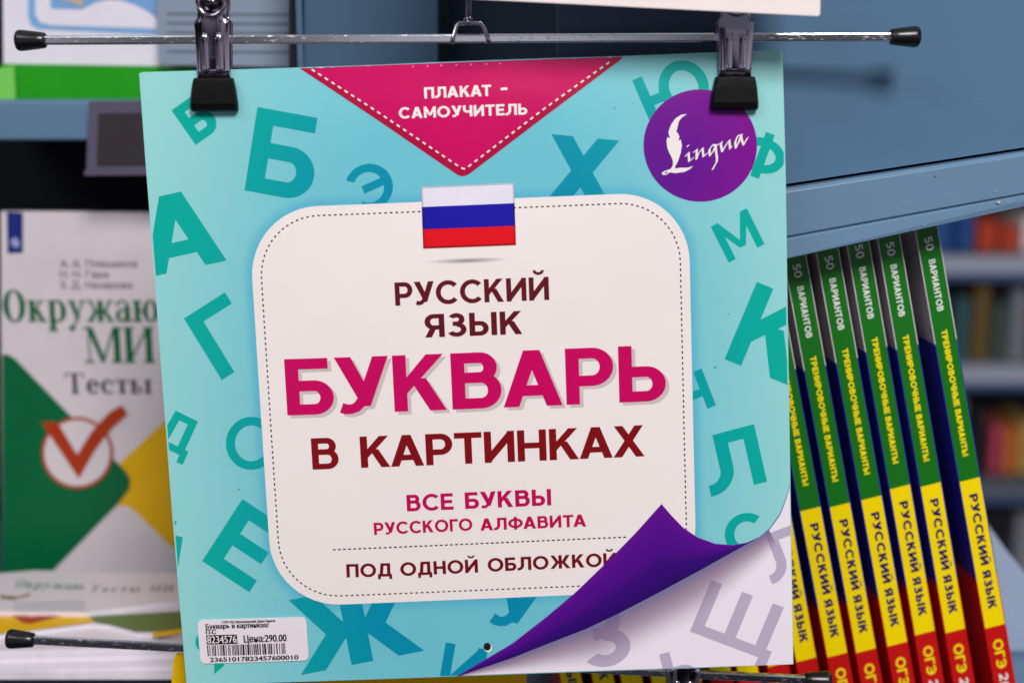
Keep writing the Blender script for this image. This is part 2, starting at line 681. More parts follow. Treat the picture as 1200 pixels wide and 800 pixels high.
    if ch == '2':
        return [arc(.33, .68, .32, .33, t, b, 160, -25), [(.02, 0), (.02, .12), (.42, .55), (.62, .6), (.28, .14), (.3, 0)], H(.02, .66, 0)], .66
    if ch == '-':
        return [rect(0, .55, .5, .55 + b)], .5
    return [], .33


KERN = {('Г', 'Э'): -.02, ('А', 'Т'): -.1, ('К', 'А'): -.07, ('Р', 'Т'): -.03, ('У', 'К'): -.02, ('Б', 'У'): -.05, ('В', 'А'): -.06, ('А', 'Х'): -.06,
        ('Т', 'И'): -.02, ('Р', 'У'): -.04, ('Л', 'А'): -.05, ('У', 'С'): -.04, ('Г', 'О'): -.06, ('А', 'Р'): -.02, ('Ф', 'А'): -.08, ('Т', 'А'): -.12}


def layout(text, t=.2, gap=.11):
    x, out = 0.0, []
    for i, ch in enumerate(text):
        if ch == ' ':
            x += .38
            continue
        g, wd = glyph(ch, t)
        out += [[(px + x, py) for px, py in p] for p in g]
        x += wd + gap + (KERN.get((ch, text[i + 1]), 0) if i + 1 < len(text) else 0)
    return out, x - gap


def place(polys, width, bl, br, tl):
    """map lettering (height 1, given width) onto the flat corner points bl, br, tl"""
    ex = (Vector(br) - Vector(bl)) / width
    ey = Vector(tl) - Vector(bl)
    return [[tuple(Vector(bl) + ex * x + ey * y) for x, y in p] for p in polys]


def line(fr, text, bl, br, cap, t=.215, gap=.11, shift=(0, 0)):
    """one printed line: pixel ends of its baseline, cap height in pixels, on frame fr"""
    pl, wd = layout(text, t, gap)
    a = fr.at(bl[0] + shift[0], bl[1] + shift[1])
    b = fr.at(br[0] + shift[0], br[1] + shift[1])
    ex = (b - a).normalized()
    h = (fr.at(bl[0], bl[1] - cap) - fr.at(*bl)).length
    return place(pl, wd, a, b, a + Vector((-ex.y, ex.x)) * h)


def fonttext(body, x0, x1, y0, cap):
    """default-font text as outlines scaled into x0..x1 with cap height cap: (verts, faces)"""
    cu = bpy.data.curves.new('text', 'FONT')
    cu.body = body
    cu.resolution_u = 3
    ob = bpy.data.objects.new('text', cu)
    C.objects.link(ob)
    dg = bpy.context.evaluated_depsgraph_get()
    dg.update()
    me = bpy.data.meshes.new_from_object(ob.evaluated_get(dg))
    vs = [v.co.copy() for v in me.vertices]
    fs = [tuple(p.vertices) for p in me.polygons]
    bpy.data.objects.remove(ob)
    bpy.data.curves.remove(cu)
    bpy.data.meshes.remove(me)
    ax, bx = min(v.x for v in vs), max(v.x for v in vs)
    k = (x1 - x0) / (bx - ax)
    return [(x0 + (v.x - ax) * k, y0 + v.y * cap / .73) for v in vs], fs


def rounded(x0, y0, x1, y1, r, n=12):
    out = []
    for cx, cy, a in ((x1 - r, y0 + r, -90), (x1 - r, y1 - r, 0), (x0 + r, y1 - r, 90), (x0 + r, y0 + r, 180)):
        out += arcp(cx, cy, r, r, a, a + 90, n)
    return out


def dashes(pts, on, off, wd, closed=False, start=0.0):
    pts = [Vector(p) for p in pts]
    if closed:
        pts = pts + [pts[0]]
    out = []
    pos, nxt = 0.0, start
    for a, b in zip(pts, pts[1:]):
        L = (b - a).length
        if L < 1e-9:
            continue
        d = (b - a) / L
        nrm = Vector((-d.y, d.x)) * wd / 2
        while nxt + on / 2 < pos + L:
            s = max(nxt - pos, -on / 2)
            p, q = a + d * s, a + d * (s + on)
            out.append([tuple(p - nrm), tuple(q - nrm), tuple(q + nrm), tuple(p + nrm)])
            nxt += on + off
        pos += L
    return out


# ------------------------------------------------------------------ shelving behind: right-hand panel, middle panels
def slab(name, fr, px_pts, thick, m, label, cat, bevel=.0008, extra=None):
    pts = [tuple(fr.at(*p)) for p in px_pts]
    root = MB().prism(pts, -thick, 0, m).build(name, bevel=bevel, matrix=fr.matrix())
    tag(root, label, cat)
    return root


F_r = facing(900, 100, .669, R(5))
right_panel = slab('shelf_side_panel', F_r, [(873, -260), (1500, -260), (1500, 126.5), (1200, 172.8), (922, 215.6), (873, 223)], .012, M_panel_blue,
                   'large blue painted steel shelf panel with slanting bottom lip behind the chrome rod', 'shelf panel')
slab('shade_dark_panel', F_r, [(655, -260), (871.5, -260), (871.5, 227), (655, 261)], .012, mat('sheet_shadow_blue', (52, 70, 92), .5, var=.05, scale=14),  # cast shadow of the hanging sheet put into this darker blue
     'blue panel darkened to stand for the sheet shadow, behind the chrome rod between the wire hook and the right clip', 'panel')
# slanting folded lip along the lower edge of the panel
lp = []
for px in (873, 1480):
    l1 = 218 + (px - 922) * -43 / 278
    l2 = 275 + (px - 925) * -50 / 275
    l3 = 299 + (px - 925) * -66 / 275
    a, b, c = F_r.at(px, l1), F_r.at(px, l2), F_r.at(px, l3)
    lp.append([(a.x, a.y - .0006, -.004), (a.x, a.y - .0006, .0045), (a.x, a.y - .0022, .006), (b.x, b.y + .0005, .006), (b.x, b.y - .0002, .0042), (b.x, b.y - .0008, .0062), (c.x, c.y, .0072), (c.x, c.y + .0004, -.012)])
n = len(lp[0])
m_ = MB()
m_.add(lp[0] + lp[1], [(i, (i + 1) % n, n + (i + 1) % n, n + i) for i in range(n)] + [list(range(n)), list(range(n, 2 * n))], M_lip_blue)
for sx_, sy_, sr_, cc_ in ((1091, 203, 1.6, (150, 130, 110)), (1163, 235, 2.4, (206, 178, 168)), (1061, 267, .8, (70, 66, 66)), (1020, 262, .7, (190, 200, 210)), (1077, 261, 1.0, (176, 190, 204)), (1159, 222, .9, (170, 186, 200)), (985, 240, .7, (170, 186, 200))):
    c_ = F_r.at(sx_, sy_)
    m_.add([(c_.x + sr_ * .0004 * math.cos(R(q_ * 72 + 15)) * (1.6 if q_ % 2 else 1), c_.y + sr_ * .0003 * math.sin(R(q_ * 72 + 15)), .0075) for q_ in range(5)], [(0, 1, 2, 3, 4)], mat('paint_chip', cc_, .6))
m_.box(F_r.at(873, 200).x, F_r.at(1490, 200).x, F_r.at(900, 232).y, F_r.at(1490, 120).y, -.022, -.0205, M_dark)  # dark backing added so the seam above the lip reads as shadow
m_.build('lip', right_panel, bevel=.0006, recalc=True)

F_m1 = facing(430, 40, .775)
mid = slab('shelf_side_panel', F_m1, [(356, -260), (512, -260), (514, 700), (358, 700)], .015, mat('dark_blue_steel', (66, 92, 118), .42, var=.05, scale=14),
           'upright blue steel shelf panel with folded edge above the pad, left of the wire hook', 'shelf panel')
a, b = F_m1.at(348, 40), F_m1.at(356.5, 40)
MB().box(a.x, b.x - .0004, F_m1.at(350, 700).y, F_m1.at(350, -260).y, -.02, .003, mat('folded_steel', (78, 106, 132), .35)).build('folded_edge', mid, bevel=.0012)
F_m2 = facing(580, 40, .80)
slab('shade_dark_panel', F_m2, [(500, -300), (700, -300), (700, 700), (500, 700)], .012, mat('recess_shade_blue', (38, 52, 70), .6),  # shade of the recess put into this dark blue
     'inner panel with shade painted into its dark blue, between the blue shelf panels, behind the wire hook', 'panel')

# ------------------------------------------------------------------ left shelf bay
M_shelf = mat('shelf_steel', (92, 124, 152), .45, scale=20)
F_s = facing(150, 140, .84)
x0, x1 = F_s.at(-160, 140).x, F_s.at(352, 140).x
yt, yb = F_s.at(150, 118).y, F_s.at(150, 165).y
shelf = empty('upper_shelf', F_s)
tag(shelf, 'blue grey steel shelf board with a price tag pocket, under the toy box', 'shelf')
MB().box(x0, x1, yb, yt, -.3, 0, M_shelf).build('board', shelf, bevel=.002)
M_clear = mat('clear_plastic', (88, 84, 104), .25, scale=30)
F_t = facing(150, 160, .832)
tagh = empty('price_tag_pocket', F_t)
tag(tagh, 'clear plastic price tag pocket with dark insert on the upper shelf edge', 'tag holder')
q = lambda F, *p: [tuple(F.at(*a)) for a in p]
MB().prism(q(F_t, (101, 201), (104, 119), (260, 117), (260, 200)), -.006, 0, M_clear).build('pocket', tagh, bevel=.001)
MB().prism(q(F_t, (114, 193), (116, 133), (250, 131), (250, 192)), .0003, .0012, mat('dark_card', (52, 46, 52), .6)).build('insert_card', tagh)
MB().prism(q(F_t, (101, 205), (101, 199), (260, 198), (260, 204)), .0005, .004, M_clear).build('bottom_rail', tagh, bevel=.0006)
# back wall of both bays, shade of the gap put into its near-black colour
F_b = facing(150, 300, 1.12)
slab('bay_back_panel', F_b, [(-300, -350), (460, -350), (460, 1100), (-300, 1100)], .01, M_dark,
     'back panel of the left shelf bay painted shade-black, seen in the gap under the shelf', 'panel')
F_side = facing(346, 300, .81)
slab('bay_side_panel', F_side, [(338, -300), (349, -300), (351, 900), (340, 900)], .34, mat('bay_side', (30, 32, 38), .7),
     'dark side wall of the left shelf bay beside the blue upright', 'panel')

# boxed toy set on the upper shelf
F_k = facing(150, 60, .868)
toy = empty('toy_box', F_k)
tag(toy, 'white boxed set with blue window frame and bright green base on the upper shelf', 'box')
M_tw = mat('toy_white', (226, 222, 236), .4)
M_tb = mat('toy_blue', (122, 172, 218), .4)
MB().prism(q(F_k, (4, 75), (2, -200), (336, -200), (338, 80)), -.12, 0, M_tw).build('carton', toy, bevel=.0025)
m_ = MB()
m_.sheet([[tuple(v) for v in p] for p in [[F_k.at(*a) for a in ((33, -150), (184, -150), (184, 41), (44, 34), (36, 29), (33, 20))]]], .0004, M_tb)
hill = [(42, -150), (184, -150), (184, 34), (60, 30), (48, 27), (42, 18)]
m_.sheet([[tuple(F_k.at(*a)) for a in hill]], .0008, M_tw)
m_.sheet([[tuple(F_k.at(*a)) for a in [(57, -150), (184, -150), (184, 22), (175, 14), (160, 6), (142, 0), (128, -1), (112, 3), (96, 11), (60, 10)]]], .0012, mat('toy_sky', (118, 164, 214), .4))
m_.sheet([[tuple(F_k.at(*a)) for a in [(68, -2), (88, 4), (96, 8), (99, 2), (90, -6), (68, -12)]]], .0016, mat('toy_sand', (196, 176, 150), .4))
m_.build('window_print', toy)
MB().prism(q(F_k, (3, 121), (5, 75.5), (338, 81), (338, 121)), -.125, .006, mat('toy_green', (34, 152, 24), .35, var=.12, scale=45)).build('green_base', toy, bevel=.004)
MB().prism(q(F_k, (-4, 121), (2, 80), (22, 77), (24, 121)), .0065, .0085, mat('toy_lime', (120, 200, 90), .3)).build('lime_end_strip', toy, bevel=.001)
F_bl = facing(265, 40, .848)
bl = empty('grey_blister_pack', F_bl)
tag(bl, 'greyish translucent plastic blister pack standing before the toy box', 'blister pack')
M_bl = mat('blister_grey', (136, 150, 168), .3, scale=40)
MB().prism([tuple(F_bl.at(*a)) for a in [(186, -200), (342, -200), (341, 79), (196, 76), (188, 72), (185, 64)]], -.012, 0, M_bl).build('tray', bl, bevel=.002)
for yy in (14, 25, 36, 58):
    MB().prism(q(F_bl, (196, yy), (196, yy + 2), (338, yy + 3), (338, yy + 1)), .0003, .0012, mat('blister_rib', (130, 145, 164), .3)).build('rib', bl)

# ------------------------------------------------------------------ lower left: the test book, the stacked booklets, the lower shelf
def serif(ch):
    t, h, s = .195, .055, .06
    st = lambda x, y0, y1: [rect(x, y0, x + t, y1)]
    sf = lambda x, y, e=.07: [rect(x - e, y, x + t + e, y + s)]
    X = .68
    if ch == 'О':
        return ring(.4, .5, .4, .52, t * 1.1, .06), .82
    if ch == 'о':
        return ring(.31, X / 2, .31, X / 2 + .02, t, .055), .62
    if ch == 'к':
        return st(.06, 0, X) + sf(.06, 0) + sf(.06, X - s) + [diag(.2, .42, .3, X, .09), diag(.44, .22, 0, .4, .18), rect(.4, 0, .68, s), rect(.4, X - s, .6, X)], .66
    if ch == 'р':
        return st(.06, -.3, X) + sf(.06, -.3) + [rect(0, X - s, .1, X), arc(.34, X / 2, .32, X / 2 + .02, t, .06, 150, -150)], .68
    if ch == 'у':
        return [[(.02, X), (.2, X), (.4, .14), (.3, .0)], diag(.1, .5, -.24, X, .07), rect(-.02, X - s, .26, X), rect(.42, X - s, .64, X), arc(.1, -.2, .1, .1, .1, .1, 0, 359)], .62
    if ch == 'ж':
        L = [diag(0, .26, 0, .38, .16), diag(.26, .06, .32, X, .1), rect(-.02, 0, .22, s), rect(.0, X - s, .2, X)]
        return st(.42 - t / 2 + .05, 0, X) + L + mirror(L, .94), .94
    if ch == 'а':
        return st(.34, 0, .5) + [arc(.27, .46, .25, .23, .1, .06, 0, 165), arc(.24, .2, .22, .21, .15, .06, 60, 330), rect(.4, 0, .6, s)], .58
    if ch == 'ю':
        return st(.06, 0, X) + sf(.06, 0) + sf(.06, X - s) + [rect(.2, X / 2 - .03, .42, X / 2 + .03)] + ring(.64, X / 2, .28, X / 2 + .02, t * .9, .055), .94
    if ch == 'М':
        return st(.86, 0, 1) + [rect(.1, 0, .15, 1), rect(-.02, 0, .27, s), rect(.78, 0, 1.1, s), rect(-.02, 1 - s, .2, 1), rect(.88, 1 - s, 1.1, 1), [(.06, 1), (.24, 1), (.56, .16), (.48, 0)], diag(.48, .86, 0, 1, .07)], 1.1
    if ch == 'И':
        return st(.06, 0, 1) + st(.66, 0, 1) + sf(.06, 0) + sf(.06, 1 - s) + sf(.66, 0) + sf(.66, 1 - s) + [diag(.15, .68, .05, .95, .07)], .92
    if ch == 'Т':
        return st(.36, 0, 1) + sf(.36, 0, .1) + [rect(.02, 1 - s, .88, 1), [(.02, 1), (.08, 1), (.06, .72), (.02, .72)], [(.82, 1), (.88, 1), (.88, .72), (.84, .72)]], .92
    if ch == 'е':
        return [arc(.32, X / 2, .3, X / 2 + .02, t, .06, 10, 325), rect(.12, .34, .6, .4)], .62
    if ch == 'с':
        return [arc(.32, X / 2, .3, X / 2 + .02, t, .06, 50, 320), arc(.48, .52, .07, .07, .07, .07, 0, 359)], .58
    if ch == 'т':
        return st(.26, 0, X) + sf(.26, 0) + [rect(.02, X - s, .66, X), rect(.02, .46, .06, X), rect(.62, .46, .66, X)], .68
    if ch == 'ы':
        return st(.06, 0, X) + st(.72, 0, X) + sf(.06, 0) + sf(.06, X - s) + sf(.72, 0) + sf(.72, X - s) + [arc(.3, .19, .24, .2, .13, .05, 100, -100), rect(.15, .34, .3, .39), rect(.15, 0, .3, .05)], .98
    return [], .35


def serif_line(fr, text, bl, br, cap):
    x, out = 0, []
    for ch in text:
        g, wd = serif(ch)
        out += [[(px + x, py) for px, py in p] for p in g]
        x += wd + .06
    a, b = fr.at(*bl), fr.at(*br)
    h = (fr.at(bl[0], bl[1] - cap) - fr.at(*bl)).length
    return place(out, x - .06, a, b, a + Vector((0, h)))


M_bw = mat('book_white', (214, 206, 212), .35)
M_green = mat('book_green', (0, 98, 56), .4)
M_yel = mat('book_yellow', (226, 176, 14), .4)
M_or = mat('check_orange', (168, 56, 22), .4)
M_navy = mat('ribbon_navy', (30, 42, 120), .4)
M_ink = mat('grey_ink', (58, 52, 56), .5)
F_o = facing(120, 450, .90)
tb = empty('test_book', F_o)
tag(tb, 'white softcover test book with green and yellow diamonds and orange check mark, standing upright', 'book')
cv = [tuple(F_o.at(*a)) for a in ((1, 248), (330, 250), (330, 745), (3, 745))]
m_ = MB().prism(cv, -.006, 0, M_bw, M_pages)
cvq = [cv[3], cv[2], cv[1], cv[0]]
ps = lambda *pp: [tuple(F_o.at(*a)) for a in pp]
m_.sheet([ps((8, 248), (27, 249), (27, 296), (9, 297))], .0003, M_navy, cvq)
m_.sheet([ps((12, 283), (18, 277), (24, 284), (21, 291), (15, 288))], .0005, mat('ribbon_mark', (150, 160, 205), .4), cvq)
m_.sheet(serif_line(F_o, 'Окружаю', (5, 377), (187, 377), 37) + serif_line(F_o, 'МИ', (101, 425), (182, 425), 42), .0003, M_green, cvq)
m_.sheet(serif_line(F_o, 'Тесты', (77, 461), (178, 461), 24), .0003, M_ink, cvq)
for k, s_ in enumerate(('А. А. Плешаков', 'Н. Н. Гара', 'З. Д. Назарова')):
    wd_ = (90, 56, 84)[k]
    a, b = F_o.at(71, 313 + 12.4 * k), F_o.at(71 + wd_, 313 + 12.4 * k)
    v, f = fonttext(s_, a.x, b.x, a.y, .0046)
    m_.add([(x, y, .0003) for x, y in v], f, M_ink)
m_.sheet([ps((120, 572), (143, 540), (205, 482), (330, 380), (330, 745), (240, 690))], .0003, M_yel, cvq)
m_.sheet([ps((60, 672), (136, 594), (150, 592), (162, 602), (230, 668), (300, 745), (3, 745))], .0005, M_bw, cvq)
m_.sheet([ps((3, 415), (10, 415), (18, 420), (84, 488), (148, 552), (153, 561), (152, 572), (140, 588), (62, 668), (3, 720))], .0007, M_green, cvq)
cc = [F_o.at(91 + 42 * math.cos(R(a)), 530 + 42 * math.sin(R(a))) for a in range(0, 360, 8)]
c2 = [F_o.at(91 + 38.5 * math.cos(R(a)), 530 + 38.5 * math.sin(R(a))) for a in range(0, 360, 8)]
m_.sheet([[tuple(v) for v in cc]], .0009, M_or, cvq)
m_.sheet([[tuple(v) for v in c2]], .0011, M_bw, cvq)
m_.sheet([ps((49, 494), (63, 493), (70, 497), (91, 532), (108, 505), (128, 483), (143, 474), (150, 484), (132, 500), (112, 527), (93, 560))], .0013, M_or, cvq)
m_.build('cover', tb)

# lower shelf and lying booklets
ZT = P(100, 752, .78).z
flat = lambda z: Frame((0, .8, z), (1, 0, 0), (0, 1, 0))
F_l = facing(100, 800, .79)
a, b = F_l.at(-200, 790), F_l.at(352, 790)
ls = MB().box(a.x, b.x, a.y - .03, a.y, -.34, .0, mat('lower_shelf_steel', (58, 76, 98), .5)).build('lower_shelf', bevel=.002, matrix=F_l.matrix())
tag(ls, 'dark blue steel shelf board under the stacked white booklets', 'shelf')
zs = (F_l.o + F_l.ey * a.y).z
hgt = (ZT - zs)
stack_labels = ['white booklet lying at the bottom of the left stack on the dark lower shelf',
                'white booklet second from the bottom of the left stack',
                'white booklet third from the bottom of the left stack, green edge at its right',
                'white booklet fourth from the bottom of the left stack, just under the yellow one',
                'booklet with yellow and green cover lying second from the top of the left stack',
                'white booklet with green lettering lying on top of the left stack']
outl = [[(-70, 789), (214, 789), (300, 748), (-40, 730)],
        [(-60, 783), (250, 778), (300, 742), (-40, 730)],
        [(-70, 772), (240, 764), (290, 730), (-60, 715)],
        [(-80, 764), (180, 757), (280, 735), (80, 734), (-40, 740)],
        [(-60, 751), (0, 744), (60, 737), (108, 731), (128, 733), (160, 742), (290, 741), (290, 706), (100, 700), (-60, 712)],
        [(-60, 715), (50, 716), (100, 717), (214, 703), (300, 690), (230, 672), (40, 668), (-60, 676)]]
tk = hgt / 6
zc = zs
for k in range(6):
    th = tk * (1.0, 1.0, 1.1, 1.2, .8, .9)[k]
    F = flat(zc + th)
    pts = [tuple(F.at(*p)) for p in outl[k]]
    m_ = MB().prism(pts, -th + .0002, 0, M_bw, mat('booklet_edges', (232, 226, 236), .7, var=.1, scale=200))
    ar = sum(pts[i][0] * pts[(i + 1) % len(pts)][1] - pts[(i + 1) % len(pts)][0] * pts[i][1] for i in range(len(pts)))
    cq = pts if ar > 0 else pts[::-1]
    pp = lambda *z: [tuple(F.at(*a_)) for a_ in z]
    if k == 4:
        m_.sheet([pp((-60, 749), (0, 742.5), (60, 735.5), (107, 729.5), (112, 727), (100, 722), (-60, 722))], .0003, M_yel)
        m_.sheet([pp((112, 729), (128, 731.5), (160, 740), (288, 739), (288, 712), (104, 722))], .0003, mat('cover_olive', (96, 116, 62), .4))
        m_.sheet([pp((178, 742), (230, 735), (230, 741), (180, 747))], .0006, M_yel)
        m_.sheet([pp((12, 720), (26, 730), (36, 731), (90, 718), (70, 717), (36, 723), (24, 718))], .0006, M_or)
    if k == 5:
        g_, x_ = [], 0
        for ch in 'Окружаю':
            q_, wd_ = serif(ch)
            g_ += [[(u_ + x_, v_) for u_, v_ in p_] for p_ in q_]
            x_ += wd_ + .08
        m_.sheet(place(g_, x_, F.at(16, 688), F.at(98, 691), F.at(22, 679.5)), .0003, mat('faded_green', (110, 158, 132), .5))
        g_, x_ = [], 0
        for ch in 'Тесты МИ':
            q_, wd_ = serif(ch)
            g_ += [[(u_ + x_, v_) for u_, v_ in p_] for p_ in q_]
            x_ += wd_ + .3
        m_.sheet(place(g_, x_, F.at(104, 694), F.at(205, 693), F.at(108, 686)), .0003, mat('faded_grey', (132, 128, 130), .5))
        m_.sheet([pp((0, 697), (22, 699), (36, 694), (34, 698), (14, 703), (0, 701))], .0003, mat('cover_brown', (150, 120, 96), .4))
        for j in range(3):
            m_.sheet([pp((16, 706 + j * 4), (100, 705 + j * 4), (100, 706 + j * 4), (16, 707 + j * 4))], .0003, mat('cover_grey', (150, 176, 176), .4))
    if k == 2:
        m_.sheet([pp((160, 764), (238, 760), (238, 752), (190, 757))], .0003, M_green)
    bk = m_.build('booklet', matrix=F.matrix())
    tag(bk, stack_labels[k], 'booklet', 'booklets lying in a stack on the lower shelf')
    zc += th

# ------------------------------------------------------------------ row of leaning workbooks on the right
M_sg = mat('spine_green', (22, 114, 26), .3, var=.05, scale=30)
M_sy = mat('spine_yellow', (255, 222, 0), .3)
M_sr = mat('spine_red', (198, 20, 18), .3)
M_sn = mat('cover_navy', (44, 40, 150), .35)
M_sgr = mat('cover_grey', (172, 166, 172), .4)
M_tw_ = mat('text_white', (226, 230, 224), .4)
M_ty = mat('text_yellow', (252, 226, 20), .4)
M_tn = mat('text_navy', (40, 14, 88), .4)
BW = .738 / FPX
BU = BW * 1.056         # metres per photo pixel along and across the spines
SW = 26.5 * BW
TOPY, LOWY = 322 * BU, -345 * BU
BD = .165


def SY(v):
    """height on the spine, measured in photo pixels from the top of the yellow field"""
    return v * BU * (.965 if v > 0 else 1.025)


PT = .0006               # cover board thickness


def spine_text(m_, text, y_from, y_to, cap, mt, t=.2, gap=.11, dx=0.0):
    pl, wd = layout(text, t, gap)
    c0 = -cap / 2 * BW + dx * BW
    bl_ = (c0, SY(-y_from))
    br_ = (c0, SY(-y_to))
    tl_ = (c0 + cap * BW, SY(-y_from))
    m_.sheet(place(pl, wd, bl_, br_, tl_), .00018, mt)


def make_workbook():
    I = Matrix.Identity(4)
    root = empty('workbook', I)
    m_ = MB()
    hs = SW / 2
    yY, yR = 0.0, SY(-174)
    # spine, outlined by its light fold lines
    for y0, y1, mm in ((160 * BU, TOPY, M_bw), (-118 * BU, 160 * BU, M_sn), (LOWY, -118 * BU, M_sr)):
        m_.add([(-hs, y0, 0), (hs, y0, 0), (hs, y1, 0), (-hs, y1, 0)], [(0, 1, 2, 3)], mm)
    e_ = .0005
    m_.sheet([rect(-hs + e_, yY, hs - e_, TOPY)], .00008, M_sg)
    m_.sheet([rect(-hs + e_, yR, hs - e_, yY)], .00008, M_sy)
    m_.sheet([rect(-hs + e_, LOWY, hs - e_, yR)], .00008, M_sr)
    for sx in (-1, 1):
        for y0, y1, mm in ((160 * BU, TOPY, M_sgr), (-118 * BU, 160 * BU, M_sn), (LOWY, -118 * BU, M_sr)):
            m_.box(min(sx * hs, sx * (hs - PT)), max(sx * hs, sx * (hs - PT)), y0, y1, -BD, -.0002, mm)
    spine_text(m_, '50', -288, -272, 9.2, M_tw_, .2)
    spine_text(m_, 'ВАРИАНТОВ', -262, -202, 7.6, M_tw_, .24)
    spine_text(m_, 'ТРЕНИРОВОЧНЫЕ ВАРИАНТЫ', -180, -29, 7.0, M_ty, .27, .09)
    spine_text(m_, 'РУССКИЙ ЯЗЫК', 17, 153, 10, M_tn, .26, .12, 1)
    spine_text(m_, 'ОГЭ', 190, 225, 12, M_ty, .22)
    spine_text(m_, '2025', 231, 275, 11, M_tw_, .22)
    m_.build('cover', root)
    MB().box(-hs + PT, hs - PT, LOWY + .001, TOPY - .0015, -BD + .002, -.0008, M_pages).build('page_block', root)
    return root


ord_ = ['', 'second ', 'third ', 'fourth ', 'fifth ', 'sixth ', 'seventh ']
spots = [(1136.3, 561.5), (1090.5, 567.3), (1054.5, 570), (1021, 583), (984, 591.3), (949.5, 596), (914, 602)]
rowx = 914
k = 0
while rowx > 655:
    rowx -= 34.3
    k += 1
    spots.append((rowx, 602 + (914 - rowx) * .19 + (k % 3) * 3 - (k % 2) * 4))
proto = make_workbook()
n_b = len(spots)
for i, (px, py) in enumerate(spots):
    o = proto if i == 0 else copy_tree(proto)
    jit = random.Random(40 + i)
    yaw = R((6.0 if i else 4.5) + jit.uniform(-.8, .8))
    lean = R(13.0) if i < 3 else R(12.6)
    if i > 5:
        lean = R(12.2)
    lean += R(jit.uniform(-.3, .3))
    er = Vector((math.cos(yaw), math.sin(yaw), 0))
    u = Vector((0, 0, 1)) * math.cos(lean) - er * math.sin(lean)
    # all spines stand along one straight front line of the shelf
    p = P(px, py, .738 + (jit.uniform(-.0015, .0015) if i else -.002))
    nrm = er.cross(Vector((0, 0, 1)))
    o.matrix_world = Frame(p, u.cross(nrm), u).matrix()
    if i == 0:
        lb = 'green, yellow and red spined workbook leaning at the right end of the row'
    elif i < 7:
        lb = ord_[i] + 'workbook from the right end of the leaning row of green and yellow spines'
    else:
        nth = ['', 'next-to-', 'third from '][0]
        c_ = n_b - i
        lb = ('workbook at the far left of the leaning row, spine showing under the pad' if c_ == 1 else
              '%s workbook from the left of the leaning row, mostly hidden behind the turquoise pad' % ('zero first second third fourth fifth sixth seventh eighth ninth tenth'.split()[c_]))
    tag(o, lb, 'book', 'workbooks leaning in a row on the right shelf')
# the shelf they stand on, below the picture
zb = (P(1000, 583, .738) + Vector((0, 0, -1)) * 345 * BU * .975).z
sb = MB().box(-.02, .42, .62, 1.0, zb - .025, zb - .002, M_shelf).build('book_shelf', bevel=.002)
tag(sb, 'blue steel shelf board under the leaning workbooks', 'shelf')
# pale divider plate leaning behind the last workbook
F_d = facing(1180, 700, .93)
slab('divider_plate', F_d, [(1148, 600), (1160, 618), (1182, 648), (1290, 778), (1290, 960), (1148, 960)], .004, mat('pale_steel', (166, 186, 212), .4),
     'pale blue steel divider plate with slanting top behind the last workbook', 'divider')

# ------------------------------------------------------------------ far bookcase, out of focus
F_f = facing(1180, 400, 3.0)
fc = empty('far_bookcase', F_f)
tag(fc, 'far bookcase with pale shelf boards, out of focus at the right edge', 'bookcase')
ax, bx = F_f.at(880, 400).x, F_f.at(1420, 400).x
ay, by = F_f.at(1180, 1000).y, F_f.at(1180, -60).y
MB().box(ax, bx, ay, by, -.34, -.32, mat('far_back', (34, 44, 58), .7)).build('back_panel', fc)
M_fs = mat('far_board', (158, 164, 180), .5)
for yy in (180, 312, 441, 575, 705):
    y_ = F_f.at(1180, yy).y
    MB().box(ax, bx, y_ - .012, y_ + .016, -.32, 0, M_fs if yy < 500 else mat('far_board_grey', (92, 98, 110), .5)).build('shelf_board', fc)
    MB().box(ax, bx, y_ - .028, y_ - .0125, -.03, -.002, mat('far_edge_blue', (66, 92, 130), .5)).build('edge_rail', fc)
cols = {'blue': (34, 74, 134), 'red': (170, 62, 40), 'white': (218, 210, 208), 'brown': (110, 88, 50), 'teal': (58, 92, 98), 'yellow': (190, 160, 90),
        'black': (28, 28, 34), 'pink': (190, 74, 100), 'orange': (214, 120, 56), 'grey': (128, 130, 138), 'green': (70, 92, 84)}
far = [(1095, 30, 240, 297, 'blue'), (1127, 22, 246, 297, 'blue'), (1151, 26, 262, 297, 'red'), (1179, 24, 268, 297, 'red'), (1205, 26, 258, 297, 'white'),
       (1098, 24, 345, 427, 'black'), (1124, 20, 352, 427, 'teal'), (1146, 22, 334, 427, 'brown'), (1170, 18, 360, 427, 'green'), (1190, 22, 340, 427, 'grey'), (1214, 24, 350, 427, 'teal'),
       (1110, 28, 470, 560, 'grey'), (1140, 24, 482, 560, 'black'), (1166, 16, 505, 560, 'pink'), (1184, 16, 508, 560, 'orange'), (1202, 24, 500, 560, 'yellow'),
       (1118, 34, 610, 690, 'black'), (1154, 36, 600, 690, 'black'), (1192, 34, 606, 690, 'grey')]
names = {}
for (px, wd_, y0, y1, cn) in far:
    a, b = F_f.at(px, y1), F_f.at(px + wd_ - 1.5, y0)
    fb = MB().box(a.x, b.x, a.y, b.y, -.2, -.03, mat('far_' + cn, cols[cn], .45)).build('far_book', bevel=.002, matrix=F_f.matrix())
    row = {297: 'top', 427: 'second', 560: 'third', 690: 'lowest'}[y1]
    names.setdefault((row, cn), []).append(fb)
for (row, cn), obs in names.items():
    for k, fb in enumerate(obs):
        extra = '' if len(obs) == 1 else (', left one of two', ', right one of two')[k]
        tag(fb, 'blurred %s book on the %s row of the far bookcase%s' % (cn, row, extra), 'book', 'books in the far bookcase')
for px, wd_, cn in ((1104, 40, 'white'), (1148, 60, 'white')):
    pass

# ------------------------------------------------------------------ the hanging pad
Rm = Matrix(((0.99919273, 0.03999236, 0.00380857), (-0.03905957, 0.98928443, -0.14067929), (-0.00939386, 0.14041697, 0.99004789)))


